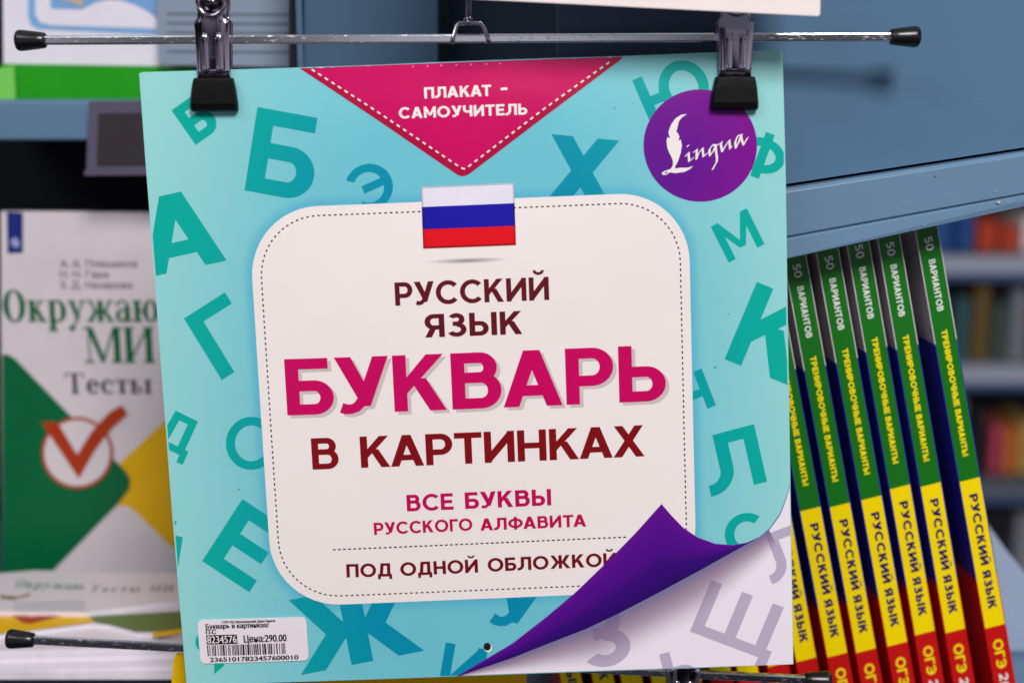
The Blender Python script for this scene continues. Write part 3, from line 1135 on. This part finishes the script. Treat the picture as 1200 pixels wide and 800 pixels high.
def cam_dir(v):      # camera axes x right, y down, z ahead
    return RT * v[0] - UP * v[1] + FW * v[2]


F_p = Frame(CAM + cam_dir((-.01715785, .01648601, .66030799)), cam_dir(Rm.col[0]), cam_dir(-Rm.col[1]))
A = F_p.at
pad = empty('poster_pad', F_p)
tag(pad, 'turquoise alphabet poster pad with white title panel, hanging from two chrome clips', 'poster')
TL, TR, BR, BL = (163, 86), (917, 59), (929, 776), (219, 801.5)
edge_top = [(163, 86), (168, 84.6), (260, 82), (350, 79.3), (440, 76.2), (500, 73.5), (560, 71.2), (640, 68.4), (730, 65.8), (820, 62.2), (905, 59.2), (917, 59.6)]
out_p = [tuple(A(*p)) for p in edge_top + [(920.8, 200), (924, 400), (926.6, 600), (929, 776), (800, 781.5), (560, 790), (219, 801.5), (201.8, 600), (186.2, 400), (171, 200)]]
quad = [tuple(A(*p)) for p in (BL, BR, TR, TL)]
quad_in = [tuple(A(*p)) for p in ((219.6, 801), (928.5, 775.8), (916.6, 59.8), (163.6, 86.4))]
gpx = lambda *pp: [tuple(A(*p)) for p in pp]
CEN = A(560, 500)
gl = None
pA, pB = A(291, 244.5), A(816.5, 690.5)
pc = ((pA.x + pB.x) / 2, (pA.y + pB.y) / 2)
phw, phh = (pB.x - pA.x) / 2, (pA.y - pB.y) / 2
PR = .032
M_aqua = radial_mat('cover_aqua', (108, 192, 207), (152, 215, 212), (CEN.x, CEN.y), .13, .28, .5, 1.35, glow=((70, 172, 204), phw, phh, PR, .006, pc))
M_teal = radial_mat('letter_teal', (0, 138, 172), (0, 170, 156), (CEN.x, CEN.y), .13, .27, .4, 1.1)
M_white_p = mat('panel_white', (238, 230, 227), .36, var=.012, scale=40)
M_maroon = mat('ink_maroon', (112, 8, 22), .38)
M_crim = mat('ink_magenta', (198, 0, 92), .38)
M_crim2 = mat('ink_crimson', (172, 0, 60), .38)
for q_ in (M_aqua, M_teal, M_white_p, M_crim, M_crim2):
    wavy(q_)
M_shad = mat('ink_grey', (204, 190, 190), .38)

def poly_area(p):
    return sum(p[i][0] * p[(i + 1) % len(p)][1] - p[(i + 1) % len(p)][0] * p[i][1] for i in range(len(p))) / 2


def bow(x, y):
    """how the hanging card bows: flat where the clips pinch it, bellied between and below them, one lower corner easing out"""
    u = max(-1.0, min(1.0, x / .146))
    t = max(0.0, min(1.0, (.1438 - y) / .2876))      # 0 at the top edge, 1 at the bottom
    e_ = t * t * (3 - 2 * t)
    z = .0034 * (1 - u * u) * (.22 + .78 * min(1, t * 3) ** .7) * (1 - .35 * e_)
    z += .0011 * math.sin(2.6 * u + 4.2 * t + .4) * min(1, t * 2.5)
    z += .0022 * max(0, u - .35) ** 2 * e_ - .0012 * max(0, -u - .3) ** 2 * e_
    z -= .0012 * (1 - u * u) * math.exp(-((t / .055) ** 2))      # the top edge rolls back between the clips
    return z


m_ = MB(bow)
blk = subdivide(out_p if poly_area(out_p) > 0 else out_p[::-1], .006)
nb_ = len(blk)
m_.add([(x, y, -.0022) for x, y in blk] + [(x, y, -.00004) for x, y in blk], [(i, (i + 1) % nb_, nb_ + (i + 1) % nb_, nb_ + i) for i in range(nb_)], M_pages)
m_.sheet([blk], -.0003, M_paper)
m_.sheet([blk], -.0022, M_paper)
m_.build('page_block', pad)

m_ = MB(bow)
m_.sheet([out_p], 0, M_aqua)
letters = [('Б', (229.5, 170), (259.8, 148.7), (201, 129.5), .24), ('Б', (287, 223), (364, 237), (302, 125.5), .21),
           ('Э', (424, 252.4), (469.6, 232), (402.4, 204), .2), ('Ю', (764.9, 151.5), (840, 119.7), (740.7, 94.5), .21),
           ('Х', (635, 240.6), (719, 248.6), (643, 157), .22), ('Ф', (859, 197), (910, 215.5), (876.6, 148.7), .22),
           ('М', (853.7, 307.5), (896, 286), (832.5, 265.5), .2), ('К', (849, 420.6), (926.7, 452.5), (887, 330.2), .21),
           ('Ч', (805, 488), (839, 474.5), (788, 445), .23), ('Л', (836, 580), (898.7, 563.7), (820.6, 513), .22),
           ('С', (855.5, 654.8), (900, 643.7), (844, 608), .23), ('А', (170, 326), (266, 305), (150.8, 238), .21),
           ('Г', (260.5, 444.5), (309, 414), (215.5, 373), .205), ('Д', (178.8, 518), (217.9, 536), (197.5, 477), .21),
           ('О', (266, 549), (326, 547), (265, 489), .19), ('Е', (237.5, 656), (293, 692), (285, 583), .215),
           ('Ж', (353, 789), (497.5, 760.5), (335.7, 701.7), .24), ('У', (570, 727), (624, 742.5), (588, 664), .21),
           ('И', (512.3, 810), (561.5, 818.5), (522.5, 751), .2)]
for ch, b_, r_, t_, tt in letters:
    g, wd = glyph(ch, tt)
    m_.sheet(place(g, wd, A(*b_), A(*r_), A(*t_)), .00006, M_teal, quad_in)
m_.sheet([gpx((203.5, 626), (214.6, 628.6), (208.2, 669), (205, 650)), gpx((201.8, 608), (207.6, 610.5), (203.5, 619))], .00006, M_teal, quad_in)
m_.sheet([gpx((251.5, 775), (263, 775), (263, 778.5), (251.5, 788.5)), [tuple(v) for v in [A(241 + 11.5 * math.cos(R(a)), 751 + 12.5 * math.sin(R(a))) for a in range(60, 300, 12)]]], .00006, M_teal, quad_in)
# punched hole and handling marks
hole = [A(571 + 4.2 * math.cos(R(a)), 756 + 4.6 * math.sin(R(a))) for a in range(0, 360, 20)]
hole2 = [A(572 + 4.7 * math.cos(R(a)), 757.6 + 4.9 * math.sin(R(a))) for a in range(0, 360, 20)]
m_.sheet([[tuple(v) for v in hole2]], .00012, M_paper)
m_.sheet([[tuple(v) for v in hole]], .00016, M_black)
specks = [(838, 430, 1.4), (854, 368, 1.0), (281, 572, 1.1), (720, 127, .9), (742, 121, .7), (466, 120, .5), (322, 700, .5), (345, 210, .5), (880, 520, .5), (240, 560, .6), (770, 205, .6), (505, 22, .4)]
M_speck = mat('scuff', (96, 92, 96), .6)
for sx, sy, sr in specks:
    m_.sheet([[tuple(A(sx + sr * (1 + .5 * random.random()) * math.cos(R(a + 20)), sy + sr * .6 * math.sin(R(a)))) for a in range(0, 360, 60)]], .0002, M_speck, quad_in)
# white wear along the folded top edge, where the print has cracked
for i in range(46):
    px = random.uniform(170, 905)
    for j in range(len(edge_top) - 1):
        if edge_top[j][0] <= px <= edge_top[j + 1][0]:
            k = (px - edge_top[j][0]) / (edge_top[j + 1][0] - edge_top[j][0])
            py = edge_top[j][1] + k * (edge_top[j + 1][1] - edge_top[j][1])
    l_, h_ = random.choice([2, 3, 4, 7, 14]), random.uniform(.5, 1.3)
    m_.sheet([gpx((px - l_, py - .035 * -l_ + .2), (px, py + h_ * .3 + .2), (px + l_, py - .035 * l_ + .2), (px + l_ * .4, py + h_), (px - l_ * .5, py + h_ * .8))], .0003, M_paper, quad_in)
for px in (484, 501, 517, 535, 552, 570, 586):
    yy = 73.5 + (px - 500) * -.034 + 3.6
    m_.sheet([gpx((px - 1.4, yy + 1), (px, yy - .8), (px + 1.4, yy + .9), (px, yy + 1.4))], .0003, mat('crease_pink', (226, 140, 176), .5))
m_.build('cover', pad)

# crimson banner at the top
m_ = MB(bow)
ban = gpx((351, 80.2), (440, 76.8), (500, 74.2), (560, 71.8), (640, 69), (730, 66.6), (727, 70.5), (640, 135.5), (552, 202.5), (546, 206), (541, 206.5), (536, 204.5), (440, 139), (353, 81.5))
m_.sheet([ban], .00012, M_crim2, quad_in)
inner = [(365, 80.5), (440, 77.3), (500, 74.7), (560, 72.3), (640, 69.5), (718, 67.3), (716, 71), (640, 126), (549, 195), (545, 197.4), (541, 197.4), (440, 129.5), (366, 83)]
m_.sheet([gpx(*inner)], .00018, M_crim, quad_in)
dl = [A(*p) for p in ((364, 80.8), (440, 129.5), (540, 196.4), (544, 197.8), (548, 196), (640, 126), (714, 73.2), (718, 69.5))]
m_.sheet(dashes(dl, .0017, 0.0018, .00072, start=.0005), .00024, M_tw_, quad_in)
m_.sheet(line(F_p, 'ПЛАКАТ', (497.6, 115.8), (576, 112.5), 13, .225) + [gpx((586.7, 103.2), (594.6, 102.8), (594.7, 105.6), (586.8, 106))] +
         line(F_p, 'САМОУЧИТЕЛЬ', (468, 139.3), (618, 134.5), 13, .225), .00024, M_white_p)
m_.build('banner', pad)

# white title panel, its stitching and titles
m_ = MB(bow)
m_.sheet([rounded(pA.x, pB.y, pB.x, pA.y, PR)], .00012, M_white_p)
ins = .0043
st = rounded(pA.x + ins, pB.y + ins, pB.x - ins, pA.y - ins, PR - ins)
m_.sheet(dashes(st, .0012, .00135, .0006, closed=True), .0002, M_black)
m_.sheet(dashes([A(391, 641.8), A(735, 628.2)], .0013, .0011, .0006), .0002, M_black)
for k in range(7):      # the small soft printed shade beneath the flag
    s_ = 1 - k / 7
    g_ = 232 - 13 * k
    m_.sheet([[tuple(A(548 + 50 * s_ * math.cos(R(a)), 304.5 + 3.6 * s_ * math.sin(R(a)) - .035 * 50 * s_ * math.cos(R(a)))) for a in range(0, 360, 15)]], .00013 + .00001 * k, mat('shade_print', (g_, g_ - 7, g_ - 7), .38))
m_.sheet(line(F_p, 'РУССКИЙ', (464.3, 357), (643.5, 350.3), 27, .212) + line(F_p, 'ЯЗЫК', (499, 394), (612.5, 390), 27, .212), .0002, mat('ink_brown', (96, 14, 28), .38))
m_.sheet(line(F_p, 'БУКВАРЬ', (338, 485.2), (780.5, 468.8), 65.5, .215, .085, (4.2, 3.4)), .00016, M_shad)
m_.sheet(line(F_p, 'БУКВАРЬ', (338, 485.2), (780.5, 468.8), 65.5, .215, .085), .0002, M_crim)
m_.sheet(line(F_p, 'В', (367.5, 548.2), (398.5, 547), 36.5, .205) + line(F_p, 'КАРТИНКАХ', (424.2, 546), (755, 533.8), 36.5, .205, .085), .0002, mat('ink_darkred', (128, 6, 18), .38))
m_.sheet(line(F_p, 'ВСЕ', (477.6, 597), (532, 595), 19.3, .222) + line(F_p, 'БУКВЫ', (545.5, 594.4), (646, 590.6), 19.3, .222), .0002, mat('ink_rose', (188, 0, 88), .38))
m_.sheet(line(F_p, 'РУССКОГО', (439.3, 624.6), (554, 619.6), 14.3, .222) + line(F_p, 'АЛФАВИТА', (563.2, 620), (686.8, 615.6), 14.3, .222), .0002, mat('ink_rose_red', (188, 0, 72), .38))
m_.sheet(line(F_p, 'ПОД', (407, 674.3), (460, 673), 15.6, .222) + line(F_p, 'ОДНОЙ', (470, 672.7), (560.5, 669), 15.6, .222) + line(F_p, 'ОБЛОЖКОЙ', (572, 668.2), (722, 662), 15.6, .222), .0002, M_maroon)
m_.build('title_panel', pad)

# flag
m_ = MB(bow)
fl = lambda k0, k1: gpx((494 + 2.6 * k0, 219 + 71.5 * k0), (602.2 + 2 * k0, 214.2 + 72.2 * k0), (602.2 + 2 * k1, 214.2 + 72.2 * k1), (494 + 2.6 * k1, 219 + 71.5 * k1))
M_fw, M_fb, M_fr = mat('flag_white', (228, 224, 236), .38), mat('flag_blue', (22, 16, 160), .38), mat('flag_red', (222, 8, 24), .38)
for k0, k1, mm in ((0, .325, M_fw), (.325, .69, M_fb), (.69, 1, M_fr)):
    m_.sheet([fl(k0, k1)], .00028, mm)
M_e = [mat('flag_grey_edge', (190, 186, 206), .38), mat('flag_navy_edge', (12, 8, 104), .38), mat('flag_wine_edge', (158, 4, 20), .38)]
for (k0, k1), me_ in zip(((0, .325), (.325, .69), (.69, 1)), M_e):
    for x_a, x_b in ((494, 496), (600.4, 602.2)):
        m_.sheet([gpx((x_a + 2.6 * k0, 219 + 71.5 * k0 - (x_a - 494) * .0444), (x_b + 2.6 * k0, 219 + 71.5 * k0 - (x_b - 494) * .0444), (x_b + 2.4 * k1, 219 + 71.5 * k1 - (x_b - 494) * .04), (x_a + 2.6 * k1, 219 + 71.5 * k1 - (x_a - 494) * .04))], .00032, me_)
m_.sheet([fl(0, .022)], .00032, M_e[0])
m_.sheet([fl(.97, 1)], .00034, M_e[2])
m_.build('flag', pad)

# round purple badge with its quill lettering
m_ = MB(bow)
M_pur = radial_mat('badge_purple', (98, 10, 140), (128, 2, 142), tuple(A(780, 190)), .03, .03, .2, 1.7)
badge = [tuple(A(820.3 + 66.6 * math.cos(R(a)), 170.6 + 65.6 * math.sin(R(a)))) for a in range(0, 360, 4)]
m_.sheet([badge], .00012, M_pur)
fe = [(346, 234), (310, 238), (272, 262), (246, 298), (229, 343), (231, 362), (240, 384), (222, 378), (217, 405), (221, 440), (231, 470), (247, 500), (257, 528), (255, 556), (243, 576), (200, 590),
      (186, 601), (192, 612), (212, 613), (238, 597), (275, 602), (328, 594), (362, 578), (384, 556), (350, 568), (310, 568), (268, 573), (272, 556), (290, 524), (305, 475), (313, 428), (305, 392), (291, 402), (297, 374), (285, 348), (277, 352), (286, 312), (294, 280), (312, 256)]
sc = 1013 / 190
FE = [tuple(A(740 + x / sc, 90 + y / sc)) for x, y in fe]
strokes = [[(112, 500), (155, 455), (165, 585), (222, 538)], [(138, 350), (148, 345)], [(238, 440), (283, 405), (278, 552)], [(280, 545), (305, 470), (372, 385), (388, 512), (448, 462)],
           [(578, 332), (528, 335), (480, 410), (490, 498), (545, 430), (578, 338), (588, 460), (600, 540), (594, 600), (532, 710)], [(608, 332), (672, 288), (660, 340), (682, 435), (740, 335), (792, 262), (806, 388), (826, 362)],
           [(984, 172), (925, 192), (885, 290), (895, 380), (940, 290), (976, 180), (988, 265), (1018, 330), (1078, 222)]]
nb = []
for s_ in strokes:
    for (xa, ya), (xb, yb_) in zip(s_, s_[1:]):
        nx, ny = 15, -13
        e0 = 4
        quadn = [(xa - nx, ya - ny), (xb - nx, yb_ - ny), (xb + nx, yb_ + ny), (xa + nx, ya + ny)]
        nb.append(quadn)
        nb.append([(xa - nx - e0, ya - ny - e0), (xb - nx - e0, yb_ - ny - e0), (xb - nx + e0, yb_ - ny + e0), (xa - nx + e0, ya - ny + e0)])
        nb.append([(xa - nx - e0, ya - ny - e0), (xa - nx + e0, ya - ny + e0), (xa + nx + e0, ya + ny + e0), (xa + nx - e0, ya + ny - e0)])
        nb.append([(xb - nx - e0, yb_ - ny - e0), (xb - nx + e0, yb_ - ny + e0), (xb + nx + e0, yb_ + ny + e0), (xb + nx - e0, yb_ + ny - e0)])
NB = [[tuple(A(795 + x / 13.333, 145 + y / 13.333)) for x, y in p] for p in nb]
for k, grp in enumerate([[FE]] + [[p] for p in NB]):
    m_.sheet(grp, .0002 + k * 6e-7, M_white_p)
m_.sheet([[tuple(A(740 + x / sc, 90 + y / sc)) for x, y in [(200, 603), (215, 594), (226, 594), (214, 604)]]], .00026, M_pur)
m_.build('badge', pad)

# printed picture of a turned-up corner: purple underside, white sheet with lilac letters
low = [(535, 791), (600, 769), (643, 752), (687, 735), (725, 717), (775, 691), (825, 664), (858, 645.5), (884, 631), (901, 620), (914, 602), (921, 584), (925.6, 568)]
upp = [(535, 790.6), (600, 752.5), (640, 721.5), (675, 692), (715, 653.5), (745, 623), (775, 589.5), (786.5, 603), (800, 617), (817, 628.5), (838, 636), (858, 637.5), (875, 634.5), (890, 627.5), (901, 618.5), (913.6, 601), (920.4, 584), (925.2, 568)]


def resample(pts, n):
    pts = [Vector(p) for p in pts]
    L = [0]
    for a_, b_ in zip(pts, pts[1:]):
        L.append(L[-1] + (b_ - a_).length)
    out = []
    j = 0
    for i in range(n):
        d_ = L[-1] * i / (n - 1)
        while j < len(L) - 2 and L[j + 1] < d_:
            j += 1
        out.append(pts[j] + (pts[j + 1] - pts[j]) * ((d_ - L[j]) / max(1e-9, L[j + 1] - L[j])))
    return out


m_ = MB(bow)
white = low + [(929, 776), (800, 781.5), (560, 790)]
M_wc = mat('corner_white', (236, 228, 238), .36, var=.012)
M_shade = ramp_mat('corner_gradient', [(0, (112, 104, 150)), (.3, (150, 120, 150)), (1, (190, 170, 190))])
M_shade.node_tree.nodes['Principled BSDF'].inputs['Alpha'].default_value = 1
_nt = M_shade.node_tree      # the ink of the printed gradient thins out to nothing away from the fold
_s = [n_ for n_ in _nt.nodes if n_.type == 'SEPXYZ'][0]
_r = _nt.nodes.new('ShaderNodeMapRange')
_r.interpolation_type = 'SMOOTHSTEP'
_r.inputs[3].default_value, _r.inputs[4].default_value = .72, 0
_nt.links.new(_s.outputs['Y'], _r.inputs[0])
_nt.links.new(_r.outputs[0], _nt.nodes['Principled BSDF'].inputs['Alpha'])
m_.sheet([gpx(*white)], .00026, M_wc, quad_in)
lo_r = resample(low[:10], 40)
off = []
for i, p in enumerate(lo_r):
    k = i / 39
    dist = 62 * min(1, .12 + k * 2.2) * (1 - max(0, k - .72) / .28 * .55)
    off.append(Vector((p.x + dist * .40, p.y + dist * .82)))
cl = lambda pts: [clamp_low(p) for p in pts]


def clamp_low(p):
    yb_ = 790 + (p.x - 560) * (776 - 790) / (929 - 560) - .6
    xr = 928.2 - (776 - min(p.y, 776)) * .0145
    return A(min(p.x, xr), min(p.y, yb_))


m_.strip([A(*p) for p in lo_r], [clamp_low(p) for p in off], .00037, M_shade)
M_lil = mat('letter_lilac', (184, 172, 196), .38)
for ch, b_, r_, t_, tt in [('З', (689, 784), (743, 771), (672, 716), .22), ('Щ', (808, 738), (899, 772), (833, 678), .21), ('Ь', (785, 813), (822, 803), (772, 765), .24), ('Л', (906, 681.6), (952, 664.5), (886.5, 629), .22)]:
    g, wd = glyph(ch, tt)
    m_.sheet(place(g, wd, A(*b_), A(*r_), A(*t_)), .00034, M_lil, quad_in)
# the purple fold: each rib of the ribbon runs from the upper outline to the lower edge
M_fold = ramp_mat('fold_purple', [(0, (38, 2, 98)), (.22, (52, 2, 114)), (.6, (78, 4, 134)), (1, (94, 6, 140))])
up1, up2 = upp[:7], upp[6:]
N1 = 46
u1 = resample(up1, N1)
l_all = resample(low, 90)
# lower edge split where the fold's tip lies opposite
li = min(range(90), key=lambda i: (l_all[i] - Vector((775, 691))).length + (0 if l_all[i].x > 700 else 99))
l1 = resample([tuple(p) for p in l_all[:li + 1]], N1)
l2 = resample([tuple(p) for p in l_all[li:]], 60)
u2 = resample(up2, 60)
m_.strip([A(*p) for p in l1], [A(*p) for p in u1], .0004, M_fold)
m_.strip([A(*p) for p in l2], [A(*p) for p in u2], .0004, M_fold)
m_.build('corner_print', pad)

# price sticker
stk = MB(bow)
S0, S1 = A(235.8, 776), A(359.5, 720.5)
sx0, sy0, sx1, sy1 = S0.x, S0.y, S1.x, S1.y
stk.prism(rounded(sx0, sy0, sx1, sy1, .0026, 6), .0001, .0006, mat('label_white', (232, 224, 230), .5))
KX = (sx1 - sx0) / (360 - 236)
KY = (sy1 - sy0) / (777 - 720)
sX = lambda px: sx0 + (px - 236) * KX
sY = lambda py: sy1 - (py - 720.4) * KY
for body, xa, xb, yb_, cap, mm in (('ГУП ОЦ Московский Дом Книги', 264.4, 324.4, 724.9, 3.0, M_ink), ('Букварь в картинках/', 245, 317, 731.6, 6.4, M_black), ('П-С', 245, 256, 738.8, 6.4, M_black),
                                   ('Цена:290.00', 287.5, 336, 750.8, 9.6, M_black), ('23651017823457600010', 247, 348, 775.2, 6.0, M_black)):
    v, f = fonttext(body, sX(xa), sX(xb), sY(yb_), cap * KY)
    stk.add([(x, y, .00078) for x, y in v], f, mm)
    if cap > 2:      # printed heavy: a second impression a hair to the right
        stk.add([(x + .00022, y + .00004, .00079) for x, y in v], f, mm)
stk.sheet([rect(sX(245), sY(752), sX(280), sY(740))], .00078, M_black)
v, f = fonttext('8234576', sX(245.8), sX(279.2), sY(750.6), 10.0 * KY)
for dx in (0, .00012):
    stk.add([(x + dx, y, .00086 + dx * .1) for x, y in v], f, M_paper)
rb = random.Random(5)
bx_, bars = 245.0, []
while bx_ < 334:
    wd_ = rb.choice((.8, .8, 1.3, 2.0))
    bars.append(rect(sX(bx_), sY(767.3), sX(min(bx_ + wd_, 335)), sY(753.2)))
    bx_ += wd_ + rb.choice((.8, .8, 1.3, 2.0))
stk.sheet(bars, .00078, M_black)
so = stk.build('price_sticker', pad)
so['label'] = 'white price sticker with barcode on the lower left corner'

# ------------------------------------------------------------------ clip hangers
def rod_part(root, p0, p1, cap0=True, cap1=True):
    o_ = root.matrix_world.translation
    d_ = (p1 - p0)
    L_ = d_.length
    F = Frame(p0, d_, (0, 0, 1))
    base = root.matrix_world.inverted() @ F.matrix()
    r = MB().box(0, L_, -.0021, .0021, -.0014, .0014, M_rod).build('rod', root, bevel=.0009)
    r.matrix_local = base
    for s_ in (0, 1):
        prof = [(-.0062, .0005), (-.0061, .0030), (-.0056, .0041), (-.0048, .00465), (-.0035, .0048), (.004, .0039), (.0068, .0035), (.0072, .0032), (.0072, .0012)]
        c = MB().lathe(prof, M_cap).build('end_cap', root)
        c.matrix_local = base @ (Matrix.Translation((0, 0, 0)) if s_ == 0 else Matrix.Translation((L_, 0, 0)) @ Matrix.Rotation(math.pi, 4, 'Z'))
    return F


def clip_part(root, F):
    """spring clip: local x right, y up, z to the viewer; y = 0 at the edge of the sheet it holds"""
    base = root.matrix_world.inverted() @ F.matrix()
    U = .000384

    def plate(zs, zo):
        prof = [(-11, 19.0), (0, 19.3), (20, 19.8), (40, 20.4), (51, 21.2), (55, 20.6), (58, 17.4), (64, 17), (70, 18.3), (76, 19), (82, 18.3), (88, 15.5), (92, 11), (94, 5)]
        v = []
        for (y, hw) in prof:
            lift = 5.5 + 1.2 * math.sin(max(0, min(1, (y + 11) / 70)) * math.pi)
            for x, z in ((-hw, -7), (-hw, -1.6), (-hw + 1.2, -.4), (-hw * .66, .9), (-hw * .33, 1.5), (0, .5), (hw * .33, 1.5), (hw * .66, .9), (hw - 1.2, -.4), (hw, -1.6), (hw, -7)):
                v.append((x * U, y * U, zo + zs * (lift + z) * U))
        n_ = 11
        f = [(i * n_ + k, i * n_ + k + 1, (i + 1) * n_ + k + 1, (i + 1) * n_ + k) for i in range(len(prof) - 1) for k in range(n_ - 1)]
        if zs < 0:
            f = [g[::-1] for g in f]
        mb = MB().add(v, f, M_chrome, smooth=True)
        if zs > 0:
            for cx in (-8.3, 8.3):
                for k in range(1):
                    pts, n2, vv = [], 10, []
                    rows = [(-5.2, .3), (-4.6, 2.2), (-3, 3.8), (0, 4.7), (4, 4.8), (30, 4.8), (36, 4.8), (39, 3.8), (40.8, 2.2), (41.4, .3)]
                    for (y, r_) in rows:
                        for q_ in range(n2 + 1):
                            a_ = math.pi * q_ / n2
                            vv.append(((cx + r_ * math.cos(a_)) * U, y * U, zo + (6.6 + 1.1 * math.sin(max(0, min(1, (y + 11) / 70)) * math.pi) + r_ * .62 * math.sin(a_)) * U))
                    ff = [(i * (n2 + 1) + q_ + 1, i * (n2 + 1) + q_, (i + 1) * (n2 + 1) + q_, (i + 1) * (n2 + 1) + q_ + 1) for i in range(len(rows) - 1) for q_ in range(n2)]
                    mb.add(vv, ff, M_chrome, smooth=True)
            # pressed eye around the spring
            mb.torus(15.2 * U, 3.0 * U, M_chrome, (0, 76 * U, zo + 6.6 * U))
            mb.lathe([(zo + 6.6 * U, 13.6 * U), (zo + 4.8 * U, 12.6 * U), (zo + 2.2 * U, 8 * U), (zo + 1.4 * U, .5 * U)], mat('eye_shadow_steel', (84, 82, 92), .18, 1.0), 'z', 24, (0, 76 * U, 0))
        return mb

    c = plate(1, .0004).build('clip', root)
    c.matrix_local = base
    sd = c.modifiers.new('thickness', 'SOLIDIFY')
    sd.thickness = .0006
    sd.offset = -1
    bp_ = plate(-1, -.0026).build('back_plate', c)
    bp_.modifiers.new('thickness', 'SOLIDIFY').thickness = .0006
    # rubber jaw caps, front and back
    for nm, z0, z1 in (('rubber_jaw', .0005, .0058), ('rubber_jaw', -.0085, -.0026)):
        v = []
        for (y, hw, zz) in ((-49, 26.2, .55), (-46.5, 27.6, .86), (-40, 27.5, 1.0), (-24, 25.6, 1.0), (-14, 23.6, .98), (-10.5, 22.6, .84), (-10, 21, .5)):
            za, zb_ = (z0, z0 + (z1 - z0) * zz) if z0 > 0 else (z1 - (z1 - z0) * zz, z1)
            for x, z in ((-hw, za), (-hw, za + (zb_ - za) * .7), (-hw + 2.2, zb_ if z0 > 0 else za), (hw - 2.2, zb_ if z0 > 0 else za), (hw, za + (zb_ - za) * .7), (hw, za if z0 > 0 else zb_)):
                v.append((x * U, y * U, z))
        n_ = 6
        f = [(i * n_ + k, i * n_ + (k + 1) % n_, (i + 1) * n_ + (k + 1) % n_, (i + 1) * n_ + k) for i in range(6) for k in range(n_)]
        f += [list(range(n_)), list(range(6 * n_, 7 * n_))]
        MB().add(v, f, M_rubber).build(nm, c, bevel=.0012, recalc=True)
    # the coil spring between the plates
    pts = []
    for i in range(90):
        a_ = 2 * math.pi * i / 18
        pts.append((11.5 * U * math.cos(a_), 76 * U + 11.5 * U * math.sin(a_), .0022 - .0066 * i / 90))
    MB().tube(pts, .0007, M_chrome, 8).build('spring', c)
    return c


def pad_frame(px, py, F0, out=0.0):
    q_ = F0.at(px, py)
    return Frame(F0.o + F0.ex * q_.x + F0.ey * q_.y + F0.n * out, F0.ex - F0.ey * .0, F0.ey)


def turned(F, deg):
    c_, s_ = math.cos(R(deg)), math.sin(R(deg))
    return Frame(F.o, F.ex * c_ + F.ey * s_, F.ey * c_ - F.ex * s_)


rd = .643
hr = empty('clip_hanger', Matrix.Translation(P(549, 45, rd)))
tag(hr, 'upper chrome clip hanger whose two clips hold the turquoise pad', 'hanger')
rod_part(hr, P(34.5, 47.6, rd), P(1062, 43.4, rd))
clip_part(hr, turned(pad_frame(251.5, 81.5, F_p, .0004), -2.2))
clip_part(hr, turned(pad_frame(860.5, 80, F_p, .0004), -2.4))
# hook: yoke straddling the rod and the stem above it
hm = hr.matrix_world.inverted()
H = lambda px, py, d_: hm @ P(px, py, d_)
m_ = MB()
m_.tube([H(529, 52, rd - .0035), H(531, 44, rd - .0036), H(535, 30.5, rd - .003), H(537.5, 28, rd - .003), H(549, 27, rd - .003), H(563, 28, rd - .003), H(566.5, 31, rd - .003), H(571, 43, rd - .0036), H(573, 51, rd - .0035)], .0010, M_chrome, 10)
m_.tube([H(549, 30, rd - .003), H(549, 22.5, rd - .003)], .0016, M_chrome)
m_.tube([H(549, 24, rd - .003), H(548.6, 21.5, rd - .003)], .0021, M_chrome)
m_.tube([H(549, 23, rd - .003), H(550, -40, rd - .002), H(551, -160, rd + .004), H(551, -200, rd + .012), H(551, -215, rd + .024)], .0013, M_chrome, 10)
m_.build('hook', hr)

ld = .702
lr = empty('clip_hanger', Matrix.Translation(P(490, 773, ld)))
tag(lr, 'lower chrome clip hanger mostly hidden behind the bottom of the pad', 'hanger')
F_rod = rod_part(lr, P(22.5, 748.5, ld), P(960, 796.5, ld))
F_lp = Frame(P(490, 815, ld), F_rod.ex, (0, -.05, 1))
clip_part(lr, pad_frame(330, 803, F_lp, .001))
clip_part(lr, pad_frame(797, 826, F_lp, .001))

# yellow poster hanging from the lower hanger
F_y = Frame(P(400, 790, ld + .004), F_rod.ex, (0, -.05, 1))
ypts = [(203.5, 772), (205, 767.5), (209, 766), (617, 788), (617, 1000), (196, 1000), (201, 800)]
yp = MB().prism([tuple(F_y.at(*p)) for p in ypts], -.0015, 0, mat('yellow_card', (236, 190, 6), .4)).build('hanging_card', bevel=.0004, matrix=F_y.matrix())
tag(yp, 'yellow card hanging below the turquoise pad at its lower left', 'poster')

# pale sheet hanging above, in front of the right clip
F_w = turned(facing(760, 5, .603), -2.7)
wp = MB().prism([tuple(F_w.at(*p)) for p in ((541, -1.5), (958.5, 19), (961, 17), (985, -1100), (566, -1120))], -.0016, 0, mat('sheet_cream', (240, 228, 226), .45)).build('hanging_sheet', bevel=.0003, matrix=F_w.matrix())
tag(wp, 'plain pale pink white sheet hanging at the top edge before the right clip', 'poster')

bpy.context.view_layer.update()
